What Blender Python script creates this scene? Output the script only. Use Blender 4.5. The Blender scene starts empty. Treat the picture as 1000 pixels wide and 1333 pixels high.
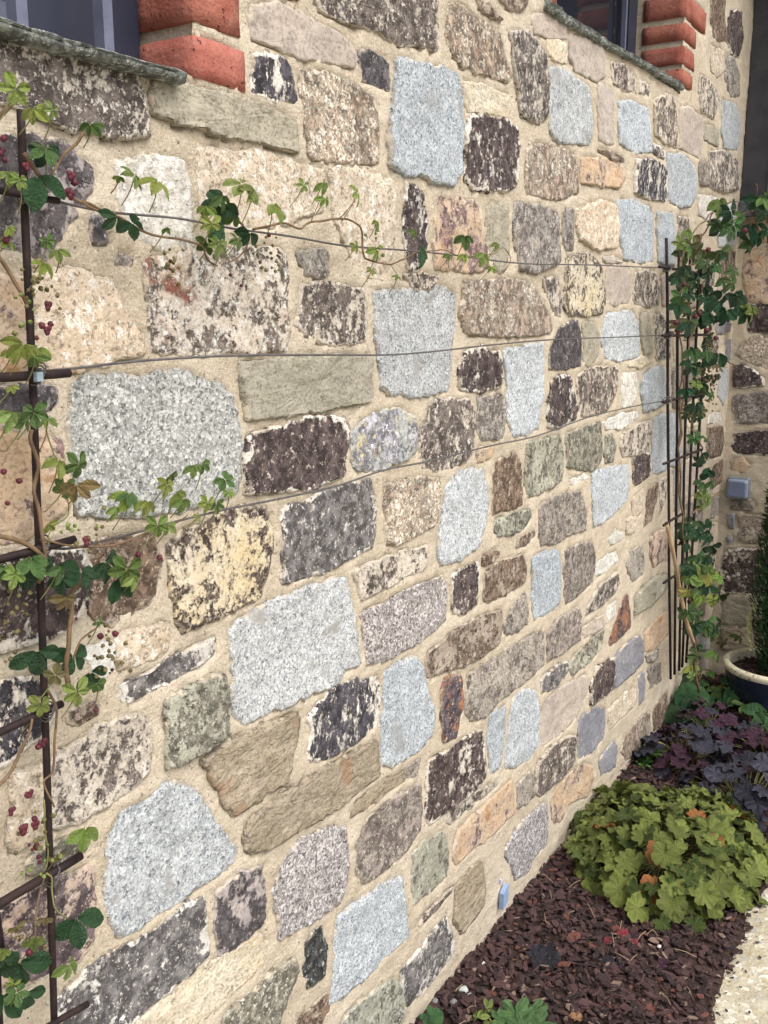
import bpy, math, random
import numpy as np
from mathutils import Vector, Matrix, noise, Euler
random.seed(7)
S = bpy.context.scene
COL = S.collection

# ------------------------------------------------------------ camera
F_PX = 1250.0
CAM = Vector((0.90688, 0.0, 1.5))
PITCH = math.radians(11.684); YAW = math.radians(32.398)
FW = Vector((-math.sin(YAW)*math.cos(PITCH), math.cos(YAW)*math.cos(PITCH), -math.sin(PITCH)))
RT = Vector((math.cos(YAW), math.sin(YAW), 0)); UP = RT.cross(FW)
cd = bpy.data.cameras.new('camera'); cam = bpy.data.objects.new('camera', cd); COL.objects.link(cam)
cam.matrix_world = Matrix(((RT.x, UP.x, -FW.x, CAM.x), (RT.y, UP.y, -FW.y, CAM.y), (RT.z, UP.z, -FW.z, CAM.z), (0, 0, 0, 1)))
cd.sensor_fit = 'VERTICAL'; cd.sensor_height = 36; cd.lens = F_PX/1333*36
cd.clip_start = 0.02; cd.clip_end = 200
S.camera = cam

# ------------------------------------------------------------ light
SUN_EL, SUN_AZ = math.radians(54), math.radians(104)     # azimuth clockwise from +Y
w = bpy.data.worlds.new('World'); S.world = w; w.use_nodes = True
wn = w.node_tree.nodes; wl = w.node_tree.links
bg = wn['Background']; sky = wn.new('ShaderNodeTexSky'); sky.sky_type = 'NISHITA'; sky.sun_disc = False
sky.sun_elevation = SUN_EL; sky.sun_rotation = SUN_AZ; sky.dust_density = 6; sky.air_density = 1.0; sky.ozone_density = 1.0
hs = wn.new('ShaderNodeHueSaturation'); hs.inputs['Saturation'].default_value = 0.45   # overcast: greyer than a clear sky
wl.new(sky.outputs[0], hs.inputs['Color']); wl.new(hs.outputs[0], bg.inputs[0]); bg.inputs[1].default_value = 0.15
sd = bpy.data.lights.new('sun', 'SUN'); sd.energy = .85; sd.angle = math.radians(60); sd.color = (1, .96, .9)
so = bpy.data.objects.new('sun', sd); COL.objects.link(so)
sv = Vector((math.sin(SUN_AZ)*math.cos(SUN_EL), math.cos(SUN_AZ)*math.cos(SUN_EL), math.sin(SUN_EL)))
so.rotation_euler = sv.to_track_quat('Z', 'Y').to_euler()
S.view_settings.view_transform = 'Standard'; S.view_settings.look = 'None'
S.view_settings.exposure = 0.67; S.view_settings.gamma = 1

# ------------------------------------------------------------ geometry helpers
YB = 3.994                      # front face of the wall that closes the corner
def ray(u, v): return RT*((u-500)/F_PX) - UP*((v-666.5)/F_PX) + FW
def onX(u, v, x=0.0): r = ray(u, v); return CAM + r*((x-CAM.x)/r.x)
def onY(u, v, y=YB): r = ray(u, v); return CAM + r*((y-CAM.y)/r.y)
def onZ(u, v, z=0.0): r = ray(u, v); return CAM + r*((z-CAM.z)/r.z)
def depth(p): return (Vector(p)-CAM).dot(FW)
def proj(p):
    q = Vector(p)-CAM; d = q.dot(FW)
    return (500+F_PX*q.dot(RT)/d, 666.5-F_PX*q.dot(UP)/d) if d > .05 else (-9999, -9999)

def link(o, parent=None):
    COL.objects.link(o)
    if parent is not None: o.parent = parent
    return o
def mesh_obj(name, verts, faces, mat, parent=None, smooth=False, loc=(0, 0, 0), attrs=None):
    me = bpy.data.meshes.new(name); me.from_pydata([tuple(v) for v in verts], [], faces)
    if mat is not None:
        for m in (mat if isinstance(mat, (list, tuple)) else [mat]): me.materials.append(m)
    if smooth: me.polygons.foreach_set('use_smooth', [True]*len(me.polygons))
    if attrs:
        for k, vals in attrs.items():
            a = me.attributes.new(k, 'FLOAT', 'POINT'); a.data.foreach_set('value', vals)
    me.update()
    o = bpy.data.objects.new(name, me); o.location = loc
    return link(o, parent)
def thing(name, label, cat, loc=(0, 0, 0), group=None, rot=None):
    o = bpy.data.objects.new(name, None); o.empty_display_size = .05; o.location = loc
    if rot: o.rotation_euler = rot
    o['label'] = label; o['category'] = cat
    if group: o['group'] = group
    return link(o)
def tag(o, label, cat, group=None):
    o['label'] = label; o['category'] = cat
    if group: o['group'] = group
    return o

class MB:
    def __init__(s): s.v = []; s.f = []
    def box(s, x0, x1, y0, y1, z0, z1):
        b = len(s.v)
        s.v += [(x, y, z) for x in (x0, x1) for y in (y0, y1) for z in (z0, z1)]
        s.f += [tuple(b+i for i in f) for f in ((0, 1, 3, 2), (4, 6, 7, 5), (0, 4, 5, 1), (2, 3, 7, 6), (0, 2, 6, 4), (1, 5, 7, 3))]
    def tube(s, pts, r, n=8, cap=True):
        pts = [Vector(p) for p in pts]; b = len(s.v); rs = r if isinstance(r, (list, tuple)) else [r]*len(pts)
        for i, p in enumerate(pts):
            t = (pts[min(i+1, len(pts)-1)]-pts[max(i-1, 0)]).normalized()
            a = t.cross(Vector((0.31, .17, .93)));
            if a.length < .1: a = t.cross(Vector((1, 0, 0)))
            a.normalize(); c = t.cross(a)
            for k in range(n):
                q = 2*math.pi*k/n; s.v.append(tuple(p+(a*math.cos(q)+c*math.sin(q))*rs[i]))
        for i in range(len(pts)-1):
            for k in range(n):
                s.f.append((b+i*n+k, b+i*n+(k+1) % n, b+(i+1)*n+(k+1) % n, b+(i+1)*n+k))
        if cap:
            s.f.append(tuple(b+k for k in reversed(range(n)))); e = b+(len(pts)-1)*n; s.f.append(tuple(e+k for k in range(n)))
    def lathe(s, prof, c, n=40):
        b = len(s.v)
        for (r, z) in prof:
            for k in range(n):
                q = 2*math.pi*k/n; s.v.append((c[0]+r*math.cos(q), c[1]+r*math.sin(q), c[2]+z))
        for i in range(len(prof)-1):
            for k in range(n): s.f.append((b+i*n+k, b+i*n+(k+1) % n, b+(i+1)*n+(k+1) % n, b+(i+1)*n+k))
    def build(s, name, mat, parent=None, smooth=False): return mesh_obj(name, s.v, s.f, mat, parent, smooth)

def smooth_path(pts, n=6):
    pts = [Vector(p) for p in pts]; P = [pts[0]]+pts+[pts[-1]]; out = []
    for i in range(1, len(P)-2):
        for k in range(n):
            t = k/n; a, b, c, d = P[i-1:i+3]
            out.append(.5*((2*b)+(c-a)*t+(2*a-5*b+4*c-d)*t*t+(3*b-a-3*c+d)*t**3))
    out.append(pts[-1]); return out
def fbm(p, o=4, h=.6): return noise.fractal(p, h, 2.1, o)

# ------------------------------------------------------------ materials
class NT:
    def __init__(s, name):
        m = bpy.data.materials.new(name); m.use_nodes = True; s.m = m; s.t = m.node_tree; s.bs = s.t.nodes['Principled BSDF']
        tc = s.new('ShaderNodeTexCoord'); s.obj = tc.outputs['Object']; s.oi = s.new('ShaderNodeObjectInfo')
    def new(s, t): return s.t.nodes.new(t)
    def put(s, sock, v):
        if isinstance(v, bpy.types.NodeSocket): s.t.links.new(v, sock)
        elif v is not None:
            if isinstance(v, (tuple, list)) and len(v) == 3 and sock.type == 'RGBA': v = (*v, 1)
            sock.default_value = v
    def math(s, op, a, b=None, c=None, clamp=False):
        n = s.new('ShaderNodeMath'); n.operation = op; n.use_clamp = clamp
        for i, x in enumerate((a, b, c)):
            if x is not None: s.put(n.inputs[i], x)
        return n.outputs[0]
    def vmath(s, op, a, b):
        n = s.new('ShaderNodeVectorMath'); n.operation = op; s.put(n.inputs[0], a)
        if op == 'SCALE': s.put(n.inputs['Scale'], b)
        else: s.put(n.inputs[1], b)
        return n.outputs[0]
    def noise(s, vec, scale, detail=2, rough=.5, dist=0):
        n = s.new('ShaderNodeTexNoise'); s.put(n.inputs['Vector'], vec); s.put(n.inputs['Scale'], scale)
        n.inputs['Detail'].default_value = detail; n.inputs['Roughness'].default_value = rough; n.inputs['Distortion'].default_value = dist
        return n.outputs[0]
    def cells(s, vec, scale):
        n = s.new('ShaderNodeTexVoronoi'); s.put(n.inputs['Vector'], vec); n.inputs['Scale'].default_value = scale
        q = s.new('ShaderNodeSeparateColor'); s.put(q.inputs[0], n.outputs['Color']); return q.outputs[0], n.outputs['Distance']
    def step(s, v, lo, hi):
        n = s.new('ShaderNodeMapRange'); n.interpolation_type = 'SMOOTHSTEP'; s.put(n.inputs[0], v); s.put(n.inputs[1], lo); s.put(n.inputs[2], hi)
        return n.outputs[0]
    def mix(s, f, a, b, mode='MIX'):
        n = s.new('ShaderNodeMix'); n.data_type = 'RGBA'; n.blend_type = mode; n.clamp_factor = True
        s.put(n.inputs[0], f); s.put(n.inputs[6], a); s.put(n.inputs[7], b); return n.outputs[2]
    def attr(s, name):
        n = s.new('ShaderNodeAttribute'); n.attribute_name = name; return n.outputs['Fac']
    def bump(s, h, dist, strength=1.0, prev=None):
        n = s.new('ShaderNodeBump'); s.put(n.inputs['Height'], h); n.inputs['Distance'].default_value = dist; n.inputs['Strength'].default_value = strength
        if prev is not None: s.put(n.inputs['Normal'], prev)
        return n.outputs[0]
    def done(s, col, rough=.9, nrm=None, spec=.3):
        s.put(s.bs.inputs['Base Color'], col); s.put(s.bs.inputs['Roughness'], rough); s.bs.inputs['Specular IOR Level'].default_value = spec
        if nrm is not None: s.put(s.bs.inputs['Normal'], nrm)
        return s.m
    def cellvec(s, scale=1):
        r = s.math('MULTIPLY', s.oi.outputs['Random'], 37.0); c = s.new('ShaderNodeCombineXYZ')
        for i in range(3): s.put(c.inputs[i], r)
        return s.vmath('ADD', s.obj, c.outputs[0])

def stone_mat(name, a, b, grain=None, crust=None, flecks=None, stain=None, ripple=0, rough=.92, relief=.004, stretch=None):
    """a/b two body colours; grain=(cell size m, [(upto, colour)]); crust=(colour, size 1/m, rim width); flecks=(colour, amount)"""
    n = NT(name); v = n.cellvec()
    if stretch:
        mp = n.new('ShaderNodeMapping'); n.put(mp.inputs['Vector'], v); mp.inputs['Scale'].default_value = stretch; vs = mp.outputs[0]
    else: vs = v
    big = n.noise(vs, 9, 5, .6); col = n.mix(n.step(big, .35, .65), a, b)
    fine = n.noise(v, 140, 5, .65); mid = n.noise(vs, 38, 6, .62)
    h = n.math('ADD', n.math('MULTIPLY', mid, 1.0), n.math('MULTIPLY', fine, .45))
    if grain:
        vd = n.vmath('ADD', v, n.vmath('SCALE', n.new_noise_vec(v, 300) if False else v, 0.0))
        c1, d1 = n.cells(vd, 1/grain[0]); c2, d2 = n.cells(vd, 1.9/grain[0])
        last = 0
        for (th, colr) in grain[1]:
            m1 = n.math('MULTIPLY', n.math('LESS_THAN', c1, th), n.math('GREATER_THAN', c1, last))
            m2 = n.math('MULTIPLY', n.math('LESS_THAN', c2, th*.8), n.math('GREATER_THAN', c2, last*.8))
            col = n.mix(n.math('MULTIPLY', n.math('MAXIMUM', m1, m2), n.step(fine, .25, .55)), col, colr); last = th
        h = n.math('ADD', h, n.math('MULTIPLY', c1, .35))
    else:
        c1, d1 = n.cells(v, 260); col = n.mix(n.math('MULTIPLY', n.math('LESS_THAN', c1, .22), .45), col, tuple(x*.45 for x in a))
    # tonal drift
    vv = n.math('ADD', n.math('MULTIPLY', mid, .7), .65)
    cc = n.new('ShaderNodeCombineColor')
    for i in range(3): n.put(cc.inputs[i], vv)
    col = n.mix(1.0, col, cc.outputs[0], 'MULTIPLY')
    pits = n.step(n.noise(v, 75, 4, .7), .60, .70)
    col = n.mix(n.math('MULTIPLY', pits, .45), col, tuple(x*.35 for x in a)); h = n.math('SUBTRACT', h, n.math('MULTIPLY', pits, .35))
    if stain:
        sm = n.step(n.noise(vs, stain[1], 5, .6, .4), stain[2], stain[2]+.08); col = n.mix(sm, col, stain[0])
    if crust:
        rim = n.attr('rim')
        f = n.noise(vs, crust[1], 9, .70, .25)
        f2 = n.noise(vs, crust[1]*3.4, 6, .75)
        cov = n.math('SUBTRACT', n.oi.outputs['Alpha'], .5)               # how much of this stone carries crust
        rn = n.noise(v, 26, 4, .7); e = n.math('MULTIPLY', n.math('MULTIPLY', n.math('SUBTRACT', 1.0, n.step(rim, 0.0, crust[2])), n.step(rn, .44, .60)), .24)
        e2 = n.math('MULTIPLY', n.math('GREATER_THAN', cov, .45), e) if False else e
        x = n.math('ADD', n.math('ADD', n.math('MULTIPLY', f, .55), n.math('MULTIPLY', f2, .45)), n.math('MULTIPLY', cov, .24))
        x = n.math('SUBTRACT', x, e2) if crust[2] > 0 else n.math('ADD', x, n.math('MULTIPLY', n.math('SUBTRACT', 1.0, n.step(rim, .0, .045)), .055))
        mk = n.step(x, .488, .512)
        dk = n.mix(n.step(n.noise(v, 42, 7, .75), .42, .62), tuple(c*.75 for c in crust[0]), tuple(min(1, c*2.4+.014) for c in crust[0]))
        dk = n.mix(n.step(fine, .60, .66), dk, tuple(min(1, c*5+.05) for c in crust[0]))
        md = tuple(min(.4, c*2.6+.05) for c in crust[0]); col = n.mix(n.math('MULTIPLY', n.step(x, .445, .50), .55), col, md)
        col = n.mix(mk, col, dk); h = n.math('ADD', h, n.math('MULTIPLY', mk, .5))
    if flecks:
        ft_ = .705-flecks[1]*.4; fm = n.step(n.noise(vs, 60, 8, .8), ft_, ft_+.03); col = n.mix(fm, col, flecks[0])
    if ripple:
        mp = n.new('ShaderNodeMapping'); n.put(mp.inputs['Vector'], v); mp.inputs['Rotation'].default_value = (.5, 0, 0); mp.inputs['Scale'].default_value = (1, 1, 2.2)
        rp = n.noise(mp.outputs[0], 15, 7, .62, .35); rid = n.math('ABSOLUTE', n.math('SUBTRACT', rp, .5))
        h = n.math('ADD', h, n.math('MULTIPLY', rp, 2.0*ripple))
        col = n.mix(n.math('MULTIPLY', n.step(rid, .022, 0.0), .22), col, tuple(min(1, x*1.5) for x in a))
        col = n.mix(n.math('MULTIPLY', n.step(n.math('SUBTRACT', rp, .56), 0.0, .10), .30), col, tuple(x*.5 for x in a))
    col = n.mix(1.0, col, n.oi.outputs['Color'], 'MULTIPLY')
    if name != 'grey_green_slate':
        rm = n.attr('rim'); sn = n.noise(v, 34, 5, .7)
        sm = n.math('MULTIPLY', n.math('SUBTRACT', 1.0, n.step(rm, .0005, .0085)), n.step(sn, .46, .60))
        col = n.mix(n.math('MULTIPLY', sm, .9), col, (.545, .475, .375))
        h = n.math('MULTIPLY', h, n.math('SUBTRACT', 1.0, n.math('MULTIPLY', sm, .6)))
    return n.done(col, rough, n.bump(h, relief, 1.0))
NT.new_noise_vec = lambda s, v, k: v

W_ = (.66, .62, .56)
MAT = {
 'G': stone_mat('pale_blue_granite', stain=((.37, .385, .39), 10, .60), a=(.54, .585, .615), b=(.44, .48, .505), grain=(.0038, [(.09, (.16, .18, .21)), (.34, (.33, .37, .41)), (.50, (.60, .645, .68))]), relief=.006),
 'GW': stone_mat('coarse_green_grey_granite', (.53, .53, .505), (.46, .465, .44), grain=(.0048, [(.13, (.17, .175, .17)), (.42, (.33, .335, .32)), (.54, (.64, .64, .62))]), relief=.008),
 'GD': stone_mat('mauve_grey_granite', (.42, .395, .39), (.33, .31, .31), grain=(.0050, [(.22, (.11, .10, .10)), (.45, (.27, .25, .25)), (.60, (.60, .57, .56))]), relief=.004),
 'K': stone_mat('purple_black_crusted_stone', (.70, .66, .60), (.58, .53, .46), crust=((.044, .032, .031), 15, .017), flecks=((.55, .48, .42), .31), relief=.005),
 'KK': stone_mat('black_flecked_stone', (.46, .45, .42), (.36, .36, .34), crust=((.022, .024, .024), 20, .004), flecks=((.5, .5, .46), .34), relief=.005),
 'KS': stone_mat('smooth_dark_purple_stone', (.42, .38, .36), (.30, .27, .28), crust=((.050, .045, .049), 10, .004), flecks=((.4, .37, .36), .28), relief=.003),
 'KW': stone_mat('black_and_white_crusted_stone', (.70, .66, .60), (.60, .55, .48), crust=((.034, .031, .038), 17, .012), flecks=((.7, .66, .6), .36), relief=.006, stretch=(1, 1, .6)),
 'KM': stone_mat('mottled_lichened_stone', (.60, .54, .46), (.46, .41, .34), crust=((.085, .070, .062), 26, .010), flecks=((.66, .61, .54), .36), relief=.006),
 'KB': stone_mat('dark_brown_crusted_stone', (.42, .35, .28), (.30, .25, .20), crust=((.095, .067, .048), 22, .006), flecks=((.42, .36, .3), .34), relief=.005),
 'KG': stone_mat('charcoal_grey_crusted_stone', (.70, .68, .64), (.56, .54, .50), crust=((.090, .085, .085), 14, .019), flecks=((.60, .57, .52), .33), relief=.005),
 'KP': stone_mat('pink_and_black_crusted_stone', (.62, .46, .36), (.46, .38, .32), crust=((.075, .058, .062), 14, .008), flecks=((.62, .5, .42), .36), relief=.006),
 'C': stone_mat('pinkish_cream_stone', (.64, .555, .44), (.56, .46, .34), flecks=((.74, .70, .64), .42), stain=((.50, .36, .22), 12, .66), grain=(.005, [(.10, (.30, .24, .18)), (.30, (.50, .42, .32))]), relief=.006),
 'CW': stone_mat('chalky_white_stone', (.62, .60, .55), (.50, .48, .43), flecks=((.74, .73, .70), .46), stain=((.30, .28, .26), 11, .62), relief=.006),
 'CY': stone_mat('sandy_cream_stone', (.58, .49, .345), (.64, .58, .46), flecks=((.70, .66, .58), .34), relief=.005, stretch=(1, 1, 2)),
 'CB': stone_mat('coarse_beige_granite', (.56, .48, .38), (.48, .40, .31), grain=(.0056, [(.20, (.20, .15, .11)), (.42, (.36, .28, .20)), (.56, (.72, .68, .60))]), crust=((.20, .155, .12), 15, .004), relief=.005),
 'S': stone_mat('grey_green_sandstone', (.335, .315, .245), (.39, .36, .29), ripple=1.0, relief=.004),
 'SN': stone_mat('ripple_faced_brown_sandstone', (.33, .28, .20), (.40, .34, .26), ripple=1.8, stain=((.34, .23, .15), 8, .60), relief=.006),
 'SP': stone_mat('smooth_pinkish_grey_stone', (.46, .40, .345), (.40, .35, .31), ripple=.25, relief=.0025),
 'SB': stone_mat('smooth_blue_grey_stone', (.20, .20, .225), (.27, .265, .28), ripple=.4, flecks=((.42, .41, .42), .30), relief=.003),
 'GR': stone_mat('weathered_grey_beige_granite', (.46, .415, .36), (.36, .325, .28), grain=(.0045, [(.14, (.16, .14, .12)), (.35, (.30, .27, .23))]), crust=((.15, .128, .115), 22, .004), flecks=((.58, .54, .48), .32), relief=.006),
 'GG': stone_mat('lichened_green_grey_stone', (.42, .42, .34), (.33, .33, .26), crust=((.125, .118, .095), 22, .004), flecks=((.56, .56, .50), .34), relief=.006),
 'BO': stone_mat('orange_brown_stone', (.50, .36, .24), (.56, .44, .32), crust=((.17, .115, .11), 9, .002), stain=((.40, .22, .11), 14, .6), relief=.005),
 'R': stone_mat('rust_red_stone', (.36, .16, .075), (.26, .12, .07), crust=((.055, .042, .048), 15, .003), flecks=((.5, .36, .24), .32), relief=.004),
 'Y': stone_mat('yellow_stone_with_black_lichen', (.58, .485, .30), (.62, .56, .45), crust=((.060, .045, .040), 34, -1), flecks=((.62, .56, .46), .30), relief=.005),
 'BY': stone_mat('blue_and_yellow_stained_stone', (.34, .36, .37), (.46, .44, .38), stain=((.56, .47, .25), 13, .54), crust=((.19, .185, .205), 18, .006), flecks=((.62, .6, .54), .36), relief=.005),
 'RM': stone_mat('rust_white_and_black_stone', (.66, .60, .52), (.56, .47, .37), stain=((.23, .095, .065), 8, .57), crust=((.11, .09, .075), 20, .004), flecks=((.74, .71, .66), .42), relief=.008),
}

def mortar_mat():
    n = NT('sandy_lime_mortar'); v = n.obj
    col = n.mix(n.step(n.noise(v, 5, 5, .6), .35, .68), (.50, .432, .330), (.585, .515, .41))
    g, _ = n.cells(v, 420); col = n.mix(n.math('MULTIPLY', n.math('LESS_THAN', g, .25), .35), col, (.34, .28, .21))
    g2, _ = n.cells(v, 330); col = n.mix(n.math('MULTIPLY', n.math('GREATER_THAN', g2, .82), .5), col, (.68, .60, .47))
    ft = n.noise(v, 30, 6, .65); vv = n.math('ADD', n.math('MULTIPLY', ft, .5), .75)
    cc = n.new('ShaderNodeCombineColor')
    for i in range(3): n.put(cc.inputs[i], vv)
    col = n.mix(1.0, col, cc.outputs[0], 'MULTIPLY')
    pit = n.step(n.noise(v, 130, 4, .65), .645, .70); col = n.mix(n.math('MULTIPLY', pit, .6), col, (.16, .12, .08))
    col = n.mix(n.math('MULTIPLY', n.step(n.noise(v, 13, 6, .7), .60, .72), .5), col, (.66, .60, .49))
    mp = n.new('ShaderNodeMapping'); n.put(mp.inputs['Vector'], v); mp.inputs['Scale'].default_value = (1, 1, 2)
    h = n.math('ADD', n.math('MULTIPLY', n.noise(mp.outputs[0], 22, 6, .62, .3), .75), n.math('MULTIPLY', n.noise(v, 200, 4, .7), .5))
    h = n.math('SUBTRACT', h, n.math('MULTIPLY', pit, .5))
    return n.done(col, .95, n.bump(h, .007, 1.0), .15)
MORTAR = mortar_mat()

def simple(name, a, b=None, scale=30, rough=.7, spec=.4, relief=0, metal=0, per_obj=0.0, grain=0):
    n = NT(name); v = n.cellvec(); b = b or tuple(x*1.25 for x in a)
    col = n.mix(n.step(n.noise(v, scale, 5, .6), .35, .65), a, b)
    if grain:
        g, _ = n.cells(v, grain); col = n.mix(n.math('MULTIPLY', n.math('LESS_THAN', g, .2), .5), col, tuple(x*.5 for x in a))
    if per_obj:
        f = n.math('ADD', n.math('MULTIPLY', n.oi.outputs['Random'], per_obj), 1-per_obj/2); cc = n.new('ShaderNodeCombineColor')
        for i in range(3): n.put(cc.inputs[i], f)
        col = n.mix(1.0, col, cc.outputs[0], 'MULTIPLY')
    n.bs.inputs['Metallic'].default_value = metal
    return n.done(col, rough, n.bump(n.noise(v, scale*3, 5, .65), relief) if relief else None, spec)
def brick_mat(name, a, b):
    n = NT(name); v = n.cellvec()
    col = n.mix(n.step(n.noise(v, 14, 5, .6), .35, .65), a, b)
    col = n.mix(n.math('MULTIPLY', n.step(n.noise(v, 26, 6, .7), .56, .66), .35), col, (.44, .27, .21)); col = n.mix(n.math('MULTIPLY', n.step(n.noise(v, 9, 6, .7), .52, .66), .5), col, (.20, .06, .05))
    col = n.mix(n.math('MULTIPLY', n.step(n.noise(v, 60, 4, .7), .66, .70), .6), col, (.12, .045, .04))
    col = n.mix(1.0, col, n.oi.outputs['Color'], 'MULTIPLY')
    h = n.math('ADD', n.noise(v, 22, 5, .6), n.math('MULTIPLY', n.noise(v, 180, 3, .6), .4))
    pr = n.step(n.noise(v, 95, 3, .6), .64, .72); col = n.mix(n.math('MULTIPLY', pr, .6), col, (.13, .05, .04)); h = n.math('SUBTRACT', h, n.math('MULTIPLY', pr, .8))
    return n.done(col, .92, n.bump(h, .006), .15)
BRICK = brick_mat('orange_red_brick', (.30, .098, .070), (.38, .150, .112))
STEEL = simple('rusty_dark_rebar', (.014, .010, .011), (.032, .018, .017), 60, .65, .25, .0006)
WIRE = simple('dark_galvanised_wire', (.07, .065, .07), (.12, .11, .11), 90, .5, .5)
TIE = simple('pale_plastic_tie', (.25, .32, .38), None, 50, .5)
FRAME = simple('dark_navy_window_paint', (.020, .024, .045), (.028, .032, .058), 8, .45, .5)
FRAMEG = simple('grey_blue_window_paint', (.105, .115, .175), (.14, .15, .215), 20, .55, .4, .001)
DARKWOOD = simple('dark_brown_matte', (.045, .022, .018), None, 12, .8)
BAMBOO = simple('weathered_bamboo', (.34, .23, .14), (.43, .31, .19), 26, .6, .4, .001)
STEM = simple('brown_vine_stem', (.115, .075, .045), (.20, .135, .08), 50, .8, .2, .001)
STEMG = simple('green_vine_stalk', (.17, .18, .07), (.24, .22, .09), 40, .6, .3)
SLATE = stone_mat('grey_green_slate', (.27, .29, .27), (.38, .39, .36), ripple=.8, crust=((.11, .12, .11), 20, .0), flecks=((.50, .52, .46), .34), relief=.006)
def glass_mat(name, col):
    n = NT(name); n.bs.inputs['IOR'].default_value = 1.5
    return n.done(col, .06, None, .5)
GLASS = glass_mat('dark_window_glass', (.016, .018, .026))

def leaf_mat(name, a, b, vein=.0, rough=.5, tint=(.3, .5, .2), spot=None, spec=.35, trans=.25):
    n = NT(name); v = n.cellvec()
    col = n.mix(n.step(n.noise(v, 1.6, 4, .6), .35, .65), a, b)
    f = n.math('ADD', n.math('MULTIPLY', n.oi.outputs['Random'], .45), .78); cc = n.new('ShaderNodeCombineColor')
    for i in range(3): n.put(cc.inputs[i], f)
    col = n.mix(1.0, col, cc.outputs[0], 'MULTIPLY')
    ve = n.attr('vein')
    if vein: col = n.mix(n.math('MULTIPLY', ve, vein), col, spot or tuple(x*.45 for x in a))
    col = n.mix(1.0, col, n.oi.outputs['Color'], 'MULTIPLY')
    h = n.math('SUBTRACT', n.math('ADD', n.noise(v, 5, 3, .6), n.noise(v, 18, 3, .6)), n.math('MULTIPLY', ve, .5))
    n.done(col, rough, n.bump(h, .12, .55), spec)
    tr = n.new('ShaderNodeBsdfTranslucent'); n.put(tr.inputs['Color'], n.mix(1.0, col, tint+(1,), 'MULTIPLY') if False else col)
    mx = n.new('ShaderNodeMixShader'); mx.inputs[0].default_value = trans
    n.t.links.new(n.bs.outputs[0], mx.inputs[1]); n.t.links.new(tr.outputs[0], mx.inputs[2])
    n.t.links.new(mx.outputs[0], n.t.nodes['Material Output'].inputs['Surface'])
    return n.m
LEAF_L = leaf_mat('young_vine_leaf', (.20, .275, .065), (.25, .32, .10), .3, .55)
LEAF_D = leaf_mat('old_vine_leaf', (.030, .075, .030), (.042, .098, .045), .25, .42)
LEAF_M = leaf_mat('mid_vine_leaf', (.10, .175, .050), (.13, .21, .07), .3, .5)
LEAF_O = leaf_mat('bronze_vine_leaf', (.16, .15, .055), (.20, .16, .075), .3, .55)
LIME = leaf_mat('lime_coral_bells_leaf', (.165, .205, .045), (.235, .275, .075), .35, .55, trans=.2)
CORAL = leaf_mat('coral_tinted_leaf', (.42, .14, .055), (.35, .17, .06), .3, .55)
PURP = leaf_mat('pewter_purple_leaf', (.036, .037, .056), (.060, .062, .088), .75, .42, spot=(.018, .014, .026), trans=.05)
PLUM = leaf_mat('plum_leaf', (.046, .018, .034), (.074, .032, .056), .6, .45, spot=(.03, .012, .022), trans=.08)
GRNLOW = leaf_mat('low_green_leaf', (.050, .125, .045), (.075, .165, .065), .35, .5)
BRIGHT = leaf_mat('fresh_green_leaf', (.07, .21, .045), (.11, .27, .06), .2, .5)
DRY = leaf_mat('dry_fallen_leaf', (.28, .15, .075), (.38, .22, .12), .4, .8, trans=.05)
YEL = leaf_mat('yellowing_leaf', (.42, .42, .08), (.34, .38, .09), .2, .5)
BERRY = simple('maroon_flower', (.070, .012, .022), (.11, .020, .032), 120, .55, .3, 0, 0, .5)

# ------------------------------------------------------------ ground
def sheet(name, x0, x1, y0, y1, nx, ny, hf, mat):
    vs = [(x0+(x1-x0)*i/nx, y0+(y1-y0)*j/ny, hf(x0+(x1-x0)*i/nx, y0+(y1-y0)*j/ny)) for j in range(ny+1) for i in range(nx+1)]
    fs = [(j*(nx+1)+i, j*(nx+1)+i+1, (j+1)*(nx+1)+i+1, (j+1)*(nx+1)+i) for j in range(ny) for i in range(nx)]
    o = mesh_obj(name, vs, fs, mat, smooth=True); o['kind'] = 'structure'; return o
def path_edge(y): return .520+.020*fbm(Vector((y*3.1, 4.2, 0)), 3)
def soil_h(x, y):
    e = path_edge(y)-x
    return .010+.016*fbm(Vector((x*6, y*6, 1.1)), 3)*min(1, max(0, e*8))-(.0 if e > 0 else min(.05, -e*.8))
SOIL = simple('dark_garden_soil', (.035, .024, .02), (.06, .04, .033), 40, .95, .1, .006)
sheet('garden_bed', -.02, .60, .9, 4.02, 44, 220, soil_h, SOIL)
def path_mat():
    n = NT('pale_gravelly_paving'); v = n.obj
    col = n.mix(n.step(n.noise(v, 7, 5, .6), .35, .65), (.41, .37, .27), (.52, .485, .39))
    g, _ = n.cells(v, 130); col = n.mix(n.math('MULTIPLY', n.math('LESS_THAN', g, .18), .6), col, (.40, .33, .19))
    g2, _ = n.cells(v, 90); col = n.mix(n.math('MULTIPLY', n.math('GREATER_THAN', g2, .84), .5), col, (.80, .78, .70))
    col = n.mix(n.math('MULTIPLY', n.math('LESS_THAN', g2, .035), .5), col, (.30, .33, .40))
    col = n.mix(n.math('MULTIPLY', n.step(n.noise(v, 15, 6, .7), .60, .70), .7), col, (.42, .36, .19))
    h = n.math('ADD', n.noise(v, 45, 5, .65), n.math('MULTIPLY', n.noise(v, 160, 4, .6), .4))
    col = n.mix(n.math('MULTIPLY', n.step(n.noise(v, 24, 6, .7), .57, .66), .55), col, (.30, .25, .15)); col = n.mix(n.math('MULTIPLY', n.step(n.noise(v, 75, 4, .7), .62, .68), .7), col, (.16, .12, .08))
    return n.done(col, .9, n.bump(h, .010), .2)
PATHM = path_mat()
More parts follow.
